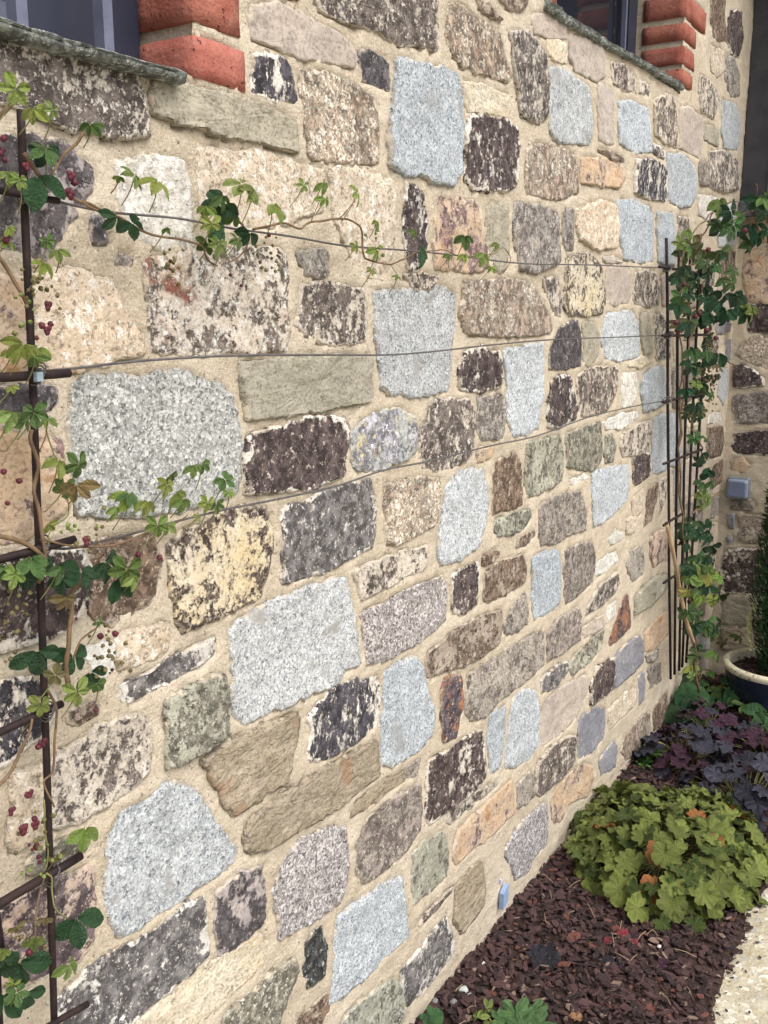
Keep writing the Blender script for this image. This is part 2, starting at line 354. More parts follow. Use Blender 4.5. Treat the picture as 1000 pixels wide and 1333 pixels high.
sheet('path', .47, 2.6, .0, 4.02, 160, 300, lambda x, y: .004+.004*fbm(Vector((x*20, y*20, 3)), 4)-.03*max(0, .50-x)/.03, PATHM)
sheet('ground', -25, 25, -25, 25, 2, 2, lambda x, y: -.10, simple('far_gravel_ground', (.34, .30, .24), (.42, .38, .30), 6, .95, .1))

# ------------------------------------------------------------ stone walls
def chaikin(p, q=.22, cap=.01):
    o = []
    for i in range(len(p)):
        a, b = p[i], p[(i+1) % len(p)]; L = math.hypot(b[0]-a[0], b[1]-a[1]) or 1e-6; k = min(q, cap/L)
        o += [(a[0]*(1-k)+b[0]*k, a[1]*(1-k)+b[1]*k), (a[0]*k+b[0]*(1-k), a[1]*k+b[1]*(1-k))]
    return o
def resample(p, step):
    out = []
    for i in range(len(p)):
        a, b = p[i], p[(i+1) % len(p)]; L = math.hypot(b[0]-a[0], b[1]-a[1]); k = max(1, round(L/step))
        out += [(a[0]+(b[0]-a[0])*j/k, a[1]+(b[1]-a[1])*j/k) for j in range(k)]
    return out
POLYS = []
def make_stone(poly, mat, parent, place, proud=.007, name='stone', tint=None, cover=.5, step=.010, rough=1.0, thick=.014):
    """poly in wall plane coords (a,b); place(a,b,h) -> world"""
    p = resample(chaikin(chaikin(poly, .22, .0038), .25, .0016), step)
    sid = random.uniform(0, 100)
    ca = sum(q[0] for q in p)/len(p); cb = sum(q[1] for q in p)/len(p)
    jp = []
    for (a, b) in p:
        r = math.hypot(a-ca, b-cb) or 1e-3
        k = (fbm(Vector((a*28, b*28, sid)), 3)*.0042 + fbm(Vector((a*80, b*80, sid+9)), 4)*.0042)*rough + .0056
        jp.append((a+(a-ca)/r*k, b+(b-cb)/r*k))
    area = 0
    for i in range(len(jp)):
        x0, y0 = jp[i]; x1, y1 = jp[(i+1) % len(jp)]; area += x0*y1-x1*y0
    if area < 0: jp.reverse()
    POLYS.append((place, jp))
    R = math.sqrt(abs(area)/2/math.pi)+.001
    offs = [(-.0, -thick), (.0, .0012), (.0010, proud*.70), (.0032, proud)]; d = .0032; w = step*1.05
    while d+w < R*.93: d += w; offs.append((d, proud)); w *= 1.22
    n = len(jp); org = place(ca, cb, 0); vs = []; rim = []
    tilt = (random.uniform(-.016, .016)*rough, random.uniform(-.020, .020)*rough)
    for (dd, hh) in offs:
        s = 1-dd/R
        for (a, b) in jp:
            A, B = ca+(a-ca)*s, cb+(b-cb)*s; h = hh
            if hh > 0: h += (fbm(Vector((A*13, B*13, sid)), 3)*.0034+fbm(Vector((A*55, B*55, sid)), 3)*.0016*min(1, s*1.6))*rough*min(1, dd/.006+.3) + ((A-ca)*tilt[0]+(B-cb)*tilt[1])*min(1, dd/.006)
            vs.append(place(A, B, h)-org); rim.append(dd)
    h = proud+fbm(Vector((ca*16, cb*16, sid)), 2)*.0032*rough
    vs.append(place(ca, cb, h)-org); rim.append(R)
    fs = [(i*n+k, i*n+(k+1) % n, (i+1)*n+(k+1) % n, (i+1)*n+k) for i in range(len(offs)-1) for k in range(n)]
    L = (len(offs)-1)*n; fs += [(L+k, L+(k+1) % n, L+n) for k in range(n)]
    if place is P_back: fs = [tuple(reversed(f)) for f in fs]
    o = mesh_obj(name, vs, fs, mat, parent, True, org, {'rim': rim})
    t = tint or 1.0; c = random.uniform(-.02, .02)
    if mat is MAT['G']: t *= random.uniform(.86, 1.06); c = random.uniform(-.02, .05)
    o.color = (t*(1+c), t, t*(1-c), cover)
    return o
def P_main(a, b, h): return Vector((h, a, b))          # a = Y, b = Z
def P_back(a, b, h): return Vector((a, YB-h, b))       # a = X, b = Z

WALL = thing('stone_wall', 'long rubble stone wall of granite and sandstone with two brick-edged windows', 'wall', (0, 0, 0))
BACK = thing('stone_wall', 'short shaded stone wall closing the corner behind the potted conifer', 'wall', (0, 0, 0))

OPEN_L = (-3, .976, 1.795, 9); OPEN_R = (2.125, 3.10, 2.150, 9)
def open_hit(y, z):
    for (a, b, c, d) in (OPEN_L, OPEN_R):
        if a < y < b and c < z < d: return True
    return False
def mortar_sheet(parent, place, a0, a1, b0, b1, st, holes, seed):
    As = sorted(set([round(a0+(a1-a0)*i/round((a1-a0)/st), 5) for i in range(round((a1-a0)/st)+1)]+[q for hl in holes for q in hl[:2] if a0 < q < a1]))
    Bs = sorted(set([round(b0+(b1-b0)*i/round((b1-b0)/st), 5) for i in range(round((b1-b0)/st)+1)]+[q for hl in holes for q in hl[2:] if b0 < q < b1]))
    vs = []; fs = []; low = set()
    A_, B_ = np.array(As), np.array(Bs)
    for pl, jp in POLYS:                    # the mortar bed lies behind every stone
        if pl is not place: continue
        q = np.array(jp); c = q.mean(0); d = np.hypot(*(q-c).T)[:, None]; q = c+(q-c)*np.maximum(.3, 1-.0075/d)
        ia = np.where((A_ > q[:, 0].min()) & (A_ < q[:, 0].max()))[0]; ib = np.where((B_ > q[:, 1].min()) & (B_ < q[:, 1].max()))[0]
        if not len(ia) or not len(ib): continue
        X, Y = np.meshgrid(A_[ia], B_[ib]); ins = np.zeros(X.shape, bool)
        for m_ in range(len(q)):
            x0, y0 = q[m_-1]; x1, y1 = q[m_]
            if y0 == y1: continue
            ins ^= ((y0 > Y) != (y1 > Y)) & (X < (x1-x0)*(Y-y0)/(y1-y0)+x0)
        for jj, ii in zip(*np.where(ins)): low.add((ib[jj], ia[ii]))
    for jb, b in enumerate(Bs):
        for ja, a in enumerate(As):
            h = fbm(Vector((a*7, b*9, seed)), 3)*.0026+fbm(Vector((a*34, b*40, seed+3)), 4)*.0030+.0015
            if (jb, ja) in low: h = -.011
            vs.append(place(a, b, h))
    n = len(As)
    for j in range(len(Bs)-1):
        for i in range(n-1):
            ca, cb = (As[i]+As[i+1])/2, (Bs[j]+Bs[j+1])/2
            if any(hl[0] < ca < hl[1] and hl[2] < cb < hl[3] for hl in holes): continue
            f = (j*n+i, j*n+i+1, (j+1)*n+i+1, (j+1)*n+i); fs.append(f if place is P_main else f[::-1])
    return mesh_obj('mortar', vs, fs, MORTAR, parent, True)
STONES = """
KM .60|0,58 30,64 60,72 99,81 135,90 171,99 180,114 186,144 192,174 162,183 132,177 90,165 45,150 0,135 -25,130 -25,52
S .5|194,108 215,105 300,128 345,141 382,158 385,199 300,178 240,165 201,152
KS .62|-20,176 30,180 75,183 99,204 120,225 117,249 90,285 75,310 60,332 30,328 -20,315
CW .5|147,212 168,207 204,204 234,207 240,222 245,255 249,300 246,322 210,322 182,308 165,290 150,255
KS .7|118,278 130,280 133,300 140,314 120,316 117,296
C .5|257,190 300,196 345,203 390,214 421,222 421,250 418,275 370,290 320,296 270,290 258,250
SP .5|326,8 360,5 399,24 435,42 459,60 462,78 459,90 435,83 411,78 375,68 345,57 327,51
KM .62|405,-12 420,18 450,30 480,38 495,42 510,53 525,58 545,60 560,66 567,66 568,30 566,-12
KW .62|328,70 348,73 369,81 378,99 385,135 360,129 331,123
CB .42|388,92 405,93 429,99 456,111 480,126 489,144 490,180 489,213 459,211 429,207 405,205 399,180 396,150 390,120
KS .85|468,66 486,72 505,84 505,117 486,111 469,102
G .5|514,77 534,81 555,87 570,88 594,99 600,135 598,180 597,225 591,233 582,241 561,238 546,228 528,229 505,214 504,180 509,135 513,105
CB .5|582,5 595,8 605,13 620,25 645,42 653,58 658,82 664,98 660,108 650,103 625,94 602,87 592,77 585,65 580,50
C .5|429,219 465,222 507,237 513,255 511,300 508,330 500,362 480,360 465,352 455,330 445,310 436,290 430,250
K .75|526,240 540,243 550,255 554,285 553,320 549,345 530,347 526,310 525,270
BO .42|566,255 582,257 617,265 622,287 632,325 630,350 610,355 588,350 565,348 565,300
KB .55|614,-4 630,7 642,17 651,27 638,23 622,13
KB .5|645,-10 685,-10 685,5 675,14 660,9 647,0
KM .58|662,42 687,43 697,57 710,75 711,100 712,150 700,160 677,150 673,120 667,85 665,57
CY .5|602,107 625,110 660,125 664,143 657,152 635,147 608,147
G .5|715,87 730,90 747,102 765,115 769,140 770,172 765,188 745,186 725,184 714,172 712,140 714,112
K .72|607,149 625,152 642,155 660,158 672,167 675,187 672,237 662,248 635,248 615,246 603,235 603,212 604,175
CB .6|690,186 710,190 740,197 750,210 754,225 752,250 735,258 705,256 685,252 683,225 684,200
SP .5|692,17 710,20 735,32 736,50 725,51 710,47 694,44
CY .5|711,51 735,57 737,82 722,79 713,72
SP .5|740,45 765,52 783,63 786,100 775,106 750,92 740,75
SP .5|777,110 797,115 798,188 778,181
KM .52|795,81 806,83 825,97 828,121 810,115 797,108
KM .42|832,105 845,112 844,125 832,120
G .5|804,132 818,132 842,142 845,162 847,197 825,198 806,186 803,162
KM .5|850,132 858,125 872,125 879,140 880,193 865,185 851,175
SP .5|883,140 895,140 916,155 914,175 911,206 895,198 884,192
S .5|915,162 935,168 934,191 916,182
G .5|939,130 957,137 962,150 963,175 959,195 942,192 938,170
KM .42|910,98 925,107 935,125 935,140 927,154 912,145 909,120
C .5|925,60 940,67 943,92 935,99 926,92 924,75
GR .4|943,72 955,78 962,100 960,125 950,125 942,100
KB .7|925,-14 942,-12 943,50 937,54 928,48 924,25
K .85|948,15 964,15 966,50 962,75 952,70 944,50
KB .5|777,194 795,197 810,205 812,211 795,207
K .6|850,186 865,197 865,206 850,199
BO .25|755,205 780,207 808,217 811,232 805,245 780,242 754,238
KW .6|825,207 843,208 860,215 866,225 866,250 864,262 843,258 825,250
G .5|867,200 887,202 902,215 906,230 905,258 898,268 885,270 868,260
GR .5|909,212 920,213 920,242 909,240
KM .5|921,197 940,197 957,207 960,225 959,247 940,250 922,243
S .5|631,270 645,267 661,265 660,300 662,325 657,350 647,352 637,332 632,300
GR .56|669,265 680,265 705,270 724,277 725,300 726,342 710,350 690,354 675,350 670,325 667,295
GR .5|731,272 746,274 745,325 734,325 730,300
C .5|750,272 782,262 800,268 803,290 800,322 775,325 752,310 749,290
CB .58|601,366 645,366 680,366 692,372 702,392 717,417 716,432 705,436 680,437 640,437 607,435 597,410 600,390
KM .5|705,363 725,362 729,390 729,410 723,409 712,385
Y .28|734,335 760,331 770,335 780,350 786,382 785,397 780,408 762,410 740,410 732,398 735,370
KS .92|742,420 750,418 754,437 756,462 755,477 735,479 720,482 714,478 716,450 725,430
S .5|757,420 772,420 779,437 779,462 767,474 759,472
KM .6|525,357 549,357 570,361 558,375 540,378
K .72|604,460 625,452 637,460 648,456 652,475 651,503 625,508 597,508 594,487 597,472
G .5|656,455 680,450 706,447 707,475 706,512 700,555 690,563 667,566 660,545 660,500 655,462
G .5|801,261 825,262 845,271 850,282 849,340 835,341 810,337 804,300
G .5|855,277 875,279 876,345 862,343 855,340 854,300
KM .5|881,282 895,285 898,310 885,312
CW .5|907,253 930,257 938,268 925,290 909,280
G .5|932,272 956,264 958,300 953,325 934,320
SP .5|784,334 800,334 810,342 787,342
SP .5|790,347 815,347 820,362 818,393 797,396 791,390 788,370
KM .5|826,355 840,353 853,355 857,375 856,397 840,398 823,393 824,370
SP .5|859,360 869,360 870,398 861,396
G .5|787,410 810,405 822,406 830,420 831,450 830,465 807,469 787,467 782,445
S .5|832,407 842,410 846,437 846,460 836,460 832,435
KM .48|851,410 862,410 870,430 871,467 853,468 851,437
CY .5|876,440 884,440 884,468 877,468
CY .5|817,471 833,464 848,470 833,478 818,478
KM .56|750,490 765,480 800,477 804,482 801,512 790,535 765,541 754,541 751,515
CW .5|809,487 827,485 830,500 825,525 810,530 807,507
G .5|835,490 850,477 862,480 869,497 869,522 850,532 837,537 833,512
GR .4|874,482 883,480 884,530 875,530
G .5|850,545 862,539 877,540 884,552 886,605 870,607 857,615 849,615 848,575
CW .5|783,550 800,542 827,535 830,542 815,555 790,560
KM .42|808,567 825,555 845,547 846,565 837,590 810,594 805,580
GG .6|787,570 795,565 799,580 797,600 787,602 786,585
K .85|822,597 845,590 846,610 842,620 827,631 823,625
G .5|769,615 787,610 816,605 818,625 816,650 795,672 773,686 771,655
GG .62|735,565 750,560 780,550 781,575 780,600 770,612 750,610 737,607
K .75|715,497 725,491 742,490 745,512 750,532 747,545 725,556 711,555 710,532 715,507
KM .6|547,560 557,530 567,522 592,521 610,522 616,530 617,562 615,590 595,605 575,610 552,609 544,590 546,575
GR .45|620,518 652,515 656,525 655,565 645,570 625,571 620,560
BO .1|620,586 641,580 640,594 622,600
KB .8|642,602 670,590 677,605 679,657 665,661 640,668 641,635
GG .45|685,577 705,572 727,567 731,590 731,625 705,640 685,648 682,612
GR .5|701,657 725,645 755,640 761,665 762,690 735,697 722,707 702,709 700,680
GG .5|642,677 662,670 690,662 691,672 680,690 650,698 643,690
G .5|587,620 607,611 625,612 631,632 634,665 630,682 622,710 595,731 572,733 570,712 575,675 580,640
CB .35|498,631 534,625 570,622 571,649 567,679 540,694 516,707 504,704 501,670
KB .55|675,700 695,690 696,697 682,710 672,712
CW .5|740,625 760,615 765,622 745,632
GR .35|384,327 423,325 426,357 400,356 390,340
KM .54|390,372 414,369 471,375 475,405 474,444 438,447 414,445 402,438 384,423 387,399
G .5|483,381 510,379 534,379 558,375 579,373 591,385 589,426 585,480 582,507 558,513 534,515 504,512 496,504 492,468 486,426
S .5|313,471 390,466 480,463 481,495 481,523 435,529 375,540 320,547 315,510
K .88|320,568 345,560 375,551 408,544 432,544 450,546 450,575 446,590 444,620 414,630 345,640 320,645 318,610
BY .45|457,562 480,542 510,534 536,540 540,561 539,590 510,604 492,610 461,612 455,589
BO .2|-30,365 30,360 35,400 34,480 -30,477
C .5|42,357 90,355 126,360 147,372 156,399 174,429 186,459 150,468 105,477 62,480 42,480
GR .6|141,331 171,336 171,343 147,341
RM .4|188,339 210,336 245,328 300,325 345,322 369,327 373,360 368,405 373,435 369,458 300,459 198,459 196,420 192,384
KS .85|-20,505 45,502 69,504 70,522 54,532 -20,532
GW .5|93,504 117,489 150,490 180,492 210,487 234,486 261,495 285,503 299,515 304,540 309,570 309,610 305,640 270,656 230,665 190,670 150,672 105,666 97,640 92,600 86,560
BO .2|-30,568 60,566 75,580 84,620 84,655 60,688 30,698 -30,702
K .6|-30,730 50,718 95,714 110,740 108,790 60,830 0,845 -30,850
KB .62|116,708 150,702 192,696 201,709 206,736 201,769 180,790 144,808 120,800 116,760
Y .28|219,712 240,691 270,679 300,661 330,660 345,661 351,691 349,736 336,775 300,793 261,811 237,823 228,808 223,775 221,740
C .5|153,830 180,818 210,814 217,829 215,843 205,852 175,865 155,870 150,850
CW .5|112,850 135,837 146,850 146,872 120,885
KG .85|365,665 375,658 399,652 435,637 480,623 483,640 489,661 483,712 450,727 420,742 390,754 366,758 367,718 366,685
KM .36|459,742 492,730 525,718 555,709 556,730 549,742 516,754 492,769 471,780
GD .5|469,799 495,787 534,766 576,750 580,775 579,806 555,827 510,854 477,865 473,835
G .5|300,820 310,808 339,790 390,769 432,755 447,755 453,778 462,820 468,863 450,872 435,890 390,908 351,926 321,940 306,935 298,911 304,860 298,845
K .6|600,740 620,731 622,750 620,785 600,799 588,794 589,770 588,750
KB .6|627,725 647,716 649,723 630,736
KB .55|630,747 650,732 680,722 685,735 682,760 657,772 635,783 627,780
G .5|692,725 720,715 727,720 729,750 727,785 710,797 695,807 692,775
GR .68|734,717 750,710 770,706 775,725 771,757 750,775 737,785 733,770
KB .42|555,850 575,835 600,815 625,802 650,794 652,810 649,837 625,855 587,870 557,882 552,865
GR .45|657,805 670,785 682,772 686,790 685,812 670,822 655,825
GR .40|607,880 637,860 675,837 705,820 708,840 707,865 682,888 655,905 632,932 612,938 605,925 606,890
GR .6|712,825 725,805 752,790 755,810 752,832 730,850 712,858
KM .56|762,795 775,767 802,744 804,757 795,775 775,792 762,800
SP .5|758,817 785,800 786,815 760,830
GG .5|740,862 760,840 785,820 785,840 765,862 745,880 740,872
KG .85|703,885 720,870 738,859 737,875 722,893 703,903
K .85|767,888 775,870 795,857 797,880 796,895 780,908 768,918
SB .5|798,857 812,840 832,827 837,840 836,862 820,877 800,895
R .45|802,805 810,780 816,775 820,800 819,815 800,835 792,840 796,820
CW .5|790,790 801,783 800,800 788,812
BO .1|837,825 850,810 867,795 870,825 850,845 839,847
CW .5|777,730 802,718 804,730 782,747 774,750
CW .5|790,702 800,690 811,693 810,702 795,709
GR .3|820,715 837,712 838,745 822,757 815,737
S .5|825,775 850,752 867,747 865,767 845,787 825,800
KP .35|845,700 857,692 868,687 870,725 850,737 845,725
KB .55|842,637 857,627 855,650 847,675 838,685 839,657
KM .5|860,625 869,622 866,650 858,672 858,645
C .5|822,650 836,637 835,665 822,672
C .5|814,677 825,672 823,692 814,695
GR .5|842,870 858,862 860,885 845,895
SB .5|830,882 838,875 838,910 831,917
GR .4|840,853 855,845 853,857 842,862
G .5|876,612 888,610 889,660 877,665
SB .5|752,937 772,923 786,922 787,937 785,960 770,978 752,988
C .5|790,925 812,902 827,895 827,917 810,932 792,950
KB .6|848,925 868,900 870,930 850,952
CB .6|812,957 832,935 845,927 845,952 832,975 815,988 808,978
SB .5|778,990 798,965 802,972 800,998 782,1008
BO .25|717,1037 735,1012 757,995 770,997 772,1012 765,1035 738,1045 730,1068 720,1070 716,1055
KM .62|697,995 712,975 735,960 747,957 745,990 725,1015 700,1035 694,1030
SP .5|705,915 730,895 762,878 765,895 750,932 725,957 705,970 703,937
G .5|637,930 656,922 656,950 651,995 637,1005 634,962
G .5|667,910 682,897 696,900 701,920 701,967 690,987 670,997 657,1000 659,962
K .6|557,992 580,977 605,960 625,950 629,970 631,1012 607,1035 580,1055 560,1072 552,1062 555,1025
KM .45|582,1057 612,1035 647,1017 645,1025 615,1047 587,1072 581,1067
BO .22|595,1080 627,1050 665,1015 667,1035 669,1057 640,1085 612,1105 592,1125 588,1110
GR .35|672,1022 690,1002 695,1035 673,1052
GD .5|655,1105 675,1075 700,1050 710,1046 712,1065 711,1100 692,1118 687,1133 670,1144 664,1125 657,1115
R .6|575,887 585,880 598,884 600,915 592,957 577,966 574,930 573,905
KW .68|400,932 420,911 429,899 462,887 492,881 493,914 487,947 450,971 426,986 399,990 403,956
G .5|501,875 522,860 540,857 550,875 555,905 564,929 561,956 540,977 510,996 495,992 496,935
SN .5|261,989 300,962 340,945 384,929 386,945 372,1016 339,1037 303,1058 290,1045 275,1010
SN .5|321,1067 360,1037 420,1001 468,974 489,962 491,1010 450,1040 390,1078 345,1105 322,1112 318,1090
SN .5|453,1055 486,1025 525,1004 525,1016 486,1043 454,1066
GR .5|529,998 545,989 542,1007 530,1011
GR .62|468,1085 480,1064 510,1040 546,1022 547,1055 546,1078 528,1105 495,1135 474,1150 464,1135 465,1100
GD .5|384,1099 414,1084 447,1076 450,1111 447,1153 435,1177 399,1201 363,1219 358,1189 355,1159 366,1123
G .5|438,1192 471,1171 498,1150 522,1142 526,1174 531,1219 510,1237 480,1264 450,1294 428,1306 435,1267 433,1225
KK .85|396,1225 418,1205 423,1237 421,1270 399,1286 394,1261
KS .62|279,1162 300,1148 339,1125 341,1159 340,1201 300,1234 284,1243 279,1200
GG .3|536,1110 552,1093 576,1084 583,1108 583,1138 555,1162 537,1177 535,1138
KM .6|546,1195 570,1174 590,1152 588,1160 570,1180 545,1207
KG .62|522,1261 543,1237 570,1201 579,1195 589,1225 588,1240 564,1273 531,1307 522,1288
SN .5|592,1155 607,1138 625,1120 629,1140 631,1175 617,1195 600,1213 590,1198
GG .35|441,1333 468,1303 510,1273 522,1290 524,1310 515,1345 480,1375 440,1380
KB .7|384,1330 405,1312 425,1291 427,1312 410,1345 380,1365
GG .72|290,1322 318,1300 345,1273 381,1246 384,1261 372,1297 355,1335 300,1375 280,1375
CY .5|170,1340 220,1290 250,1265 300,1240 330,1215 347,1228 342,1255 300,1293 255,1330 215,1360
G .5|139,1078 162,1061 174,1046 198,1037 216,1019 234,1025 255,1037 270,1058 288,1084 306,1105 300,1126 255,1156 210,1183 180,1204 159,1214 144,1204 139,1168 139,1120
KG .72|75,1300 85,1288 108,1267 135,1243 186,1222 228,1189 261,1165 267,1201 270,1243 240,1273 195,1306 150,1355 75,1400
KP .6|-30,1195 30,1162 70,1145 114,1130 120,1153 123,1189 117,1225 102,1249 60,1270 -30,1290
GG .7|32,1122 60,1102 102,1093 111,1105 72,1123 40,1137
KM .40|68,988 90,975 126,947 174,932 192,941 195,980 189,1010 150,1037 111,1061 72,1080 66,1040
C .5|15,1010 54,998 60,1020 55,1090 12,1100
GG .45|213,914 249,893 288,875 292,920 292,956 255,980 216,998 213,956
KG .66|150,893 195,875 240,848 279,830 283,848 264,863 210,890 162,918 150,911
KW .55|-30,892 45,886 66,896 69,920 60,950 30,975 0,995 -30,1010
KB .5|84,928 126,912 126,929 99,941 85,937
CW .5|922,540 937,537 938,548 920,552
KB .65|920,557 940,555 945,575 937,592 922,595 918,580
KB .65|927,605 941,597 942,625 925,635 922,620
G .5|935,482 947,480 949,512 940,527 935,512
GR .2|925,645 945,642 942,665 925,675
SB .5|944,442 951,443 950,468 945,468
SB .5|930,420 952,420 948,432 932,435
C .5|886,325 905,320 908,360 888,362
S .5|888,370 906,368 905,400 889,402
GR .5|912,330 928,330 928,370 913,372
KM .5|889,410 905,408 904,440 889,442
C .5|911,380 926,380 925,410 912,412
SP .5|889,450 903,448 903,475 889,478
GR .4|890,485 915,480 914,518 890,522
CY .5|890,530 912,525 912,552 891,557
GG .5|892,563 912,558 911,590 893,596
SP .5|893,603 915,598 913,640 894,648
KM .5|918,440 935,438 934,475 919,478
GR .5|893,655 915,648 913,690 894,698
C .5|920,680 940,676 938,715 920,722
G .5|897,735 918,728 918,760 898,768
K .5|924,735 938,731 936,765 925,771
GR .4|900,775 918,770 916,800 900,806
GW .5|908,815 930,806 929,838 909,846
CY .5|880,850 900,838 898,868 880,880
SP .5|905,855 925,842 924,865 906,876
KB .5|934,330 955,328 953,360 936,362
SP .5|934,370 953,368 951,408 935,410
"""
STONES_BACK = """
BO .2|970,330 1003,320 1030,322 1033,388 1003,394 975,392 968,360
K .85|977,398 1003,393 1028,394 1030,430 1003,433 975,431
CB .3|962,452 980,440 1003,437 1028,440 1026,474 1003,480 972,470 960,460
K .85|956,474 968,475 994,492 996,501 965,504 956,502
GR .6|957,515 1003,511 1028,513 1027,546 1003,549 980,551 962,550 956,532
K .85|957,565 1003,560 1035,562 1036,590 1003,592 955,590
BO .1|952,600 967,597 976,606 968,615 954,611
GR .5|951,652 980,651 980,664 951,663
SB .5|948,670 956,670 955,687 948,686
CB .5|961,672 978,672 1000,673 1000,704 978,706 962,703
SB .5|947,697 952,697 952,707 947,707
K .62|945,716 978,714 1005,716 1003,770 978,773 942,770 940,742
S .5|943,777 976,775 1004,777 1003,812 978,813 941,812
SN .5|940,818 977,818 1003,820 1003,845 977,847 938,844
BO .2|975,285 1030,287 1032,312 978,314
"""
def add_stones(text, parent, to_plane, place, back=False):
    for ln in text.strip().splitlines():
        head, pts = ln.split('|'); kind, cov = head.split(); cov = float(cov)
        poly = []; ds = []
        for q in pts.split():
            u, v = map(float, q.split(',')); p = to_plane(u, v); ds.append(depth(p))
            poly.append((p.y, p.z) if not back else (p.x, p.z))
        if not back: poly = [(min(a, YB-.012), b) for a, b in poly]
        else: poly = [(max(a, .012), b) for a, b in poly]
        d = sum(ds)/len(ds)
        proud = {'G': .0042, 'GW': .0045, 'GD': .0042, 'CY': .0030, 'SP': .0034, 'CW': .0034, 'C': .0036, 'S': .0045, 'SN': .0045}.get(kind, .0042)
        proud *= random.uniform(.7, 1.35)*(1.9 if random.random() < .22 else 1)
        make_stone(poly, MAT[kind], parent, place, proud, tint=random.uniform(.93, 1.06), cover=cov, step=.0055 if d < 2.0 else (.009 if d < 3 else .014), rough=1.0)
add_stones(STONES, WALL, lambda u, v: onX(u, v, 0), P_main)
add_stones(STONES_BACK, BACK, lambda u, v: onY(u, v, YB), P_back, True)

def filler(parent, place, a0, a1, b0, b1, seed, w=(.14, .34), hh=(.09, .2), holes=(), limit=80):
    rs = random.Random(seed); b = b0; cnt = 0; kinds = ['G', 'GR', 'K', 'C', 'S', 'SP', 'KM', 'GD', 'CB', 'GG', 'KB', 'SN', 'BO']
    while b < b1-.05:
        h = rs.uniform(*hh); h = min(h, b1-b); a = a0+rs.uniform(-.05, .05)
        while a < a1-.04:
            ww = min(rs.uniform(*w), a1-a-.01); g = .009
            pl = [(a+g, b+g), (a+ww/2, b+g+rs.uniform(-.006, .006)), (a+ww-g, b+g+rs.uniform(-.006, .008)), (a+ww-g+rs.uniform(-.01, .004), b+h-g), (a+ww/2, b+h-g+rs.uniform(-.006, .006)), (a+g+rs.uniform(0, .012), b+h-g)]
            ok = ww > .05 and cnt < limit
            for q in pl:
                u, v = proj(place(q[0], q[1], 0))
                if -14 < u < 1010 and -14 < v < 1345: ok = False
                if q[0] < a0-.02: ok = False
            for hl in holes:
                if not (a+ww < hl[0] or a > hl[1] or b+h < hl[2] or b > hl[3]): ok = False
            if ok:
                make_stone(pl, MAT[rs.choice(kinds)], parent, place, .007, cover=rs.uniform(.4, .8), step=.022); cnt += 1
            a += ww
        b += h
HOLES = ((-9, 1.09, 1.75, 9), (1.98, 3.28, 2.12, 9))
filler(WALL, P_main, -1.15, 1.55, .0, 1.74, 3, limit=60)
filler(WALL, P_main, 1.05, 3.95, 1.98, 2.72, 5, holes=HOLES, limit=24)
filler(BACK, P_back, .03, 1.55, .05, 1.84, 9, limit=40)
# thickness of the walls behind their faces
wb = MB(); wb.box(-.42, -.012, -1.2, .965, -.06, 1.785); wb.box(-.42, -.012, .988, 2.115, -.06, 2.75); wb.box(-.42, -.012, 2.115, 3.112, -.06, 2.147); wb.box(-.42, -.012, 3.112, YB+.4, -.06, 2.75)
wb.box(-.42, -.014, .965, .988, -.06, 1.785)
wb.build('core', MORTAR, WALL)
bb = MB(); bb.box(-.01, 1.6, YB+.014, YB+.42, -.06, 1.90); bb.build('core', MORTAR, BACK)

# ------------------------------------------------------------ bricks round the windows
def brick(parent, x0, x1, y0, y1, z0, z1, tint=1.0):
    n = (max(2, round(abs(x1-x0)/.02)), max(2, round(abs(y1-y0)/.02)), max(2, round(abs(z1-z0)/.02)))
    c = Vector(((x0+x1)/2, (y0+y1)/2, (z0+z1)/2)); D = ((x1-x0)/2, (y1-y0)/2, (z1-z0)/2); sid = random.uniform(0, 50)
    vs = []; fs = []; idx = {}
    def vid(i, j, k):
        if (i, j, k) in idx: return idx[(i, j, k)]
        p = Vector(((2*i/n[0]-1)*D[0], (2*j/n[1]-1)*D[1], (2*k/n[2]-1)*D[2]))
        e = [min(q, m-q) for q, m in ((i, n[0]), (j, n[1]), (k, n[2]))]
        z = sum(1 for q in e if q == 0)
        if z >= 2: p -= Vector(tuple(math.copysign(.0010, v) if e[t] == 0 else 0 for t, v in enumerate(p)))*(1 if z == 2 else .9)
        p += noise.noise_vector((p+c)*24+Vector((sid, 0, 0)))*.0026+noise.noise_vector((p+c)*90)*.0012
        idx[(i, j, k)] = len(vs); vs.append(p); return idx[(i, j, k)]
    for ax in range(3):
        b, d = [(1, 2), (2, 0), (0, 1)][ax]
        for side in (0, n[ax]):
            for i in range(n[b]):
                for j in range(n[d]):
                    q = []
                    for (di, dj) in ((0, 0), (1, 0), (1, 1), (0, 1)):
                        t = [0, 0, 0]; t[ax] = side; t[b] = i+di; t[d] = j+dj; q.append(vid(*t))
                    fs.append(tuple(q) if side else tuple(reversed(q)))
    POLYS.append((P_main, [(y0+.001, z0+.001), (y1-.001, z0+.001), (y1-.001, z1-.001), (y0+.001, z1-.001)]))
    o = mesh_obj('brick', vs, fs, BRICK, parent, True, c); o.color = (tint, tint*random.uniform(.94, 1.06), tint, 1); return o
# left window: jamb quoins climb from the slate
yj = .976
for i, (z0, z1, wy, dx) in enumerate([(1.792, 1.845, .098, .10), (1.860, 1.925, .090, .10), (1.940, 2.005, .12, .10), (2.02, 2.085, .09, .10), (2.10, 2.165, .12, .10), (2.18, 2.245, .09, .10), (2.26, 2.325, .12, .10), (2.34, 2.405, .09, .1)]):
    brick(WALL, -dx, .005, yj-.004, yj+wy, z0, z1, random.uniform(.92, 1.05))
brick(WALL, -.05, .006, 1.12, 1.195, 1.936, 1.99)
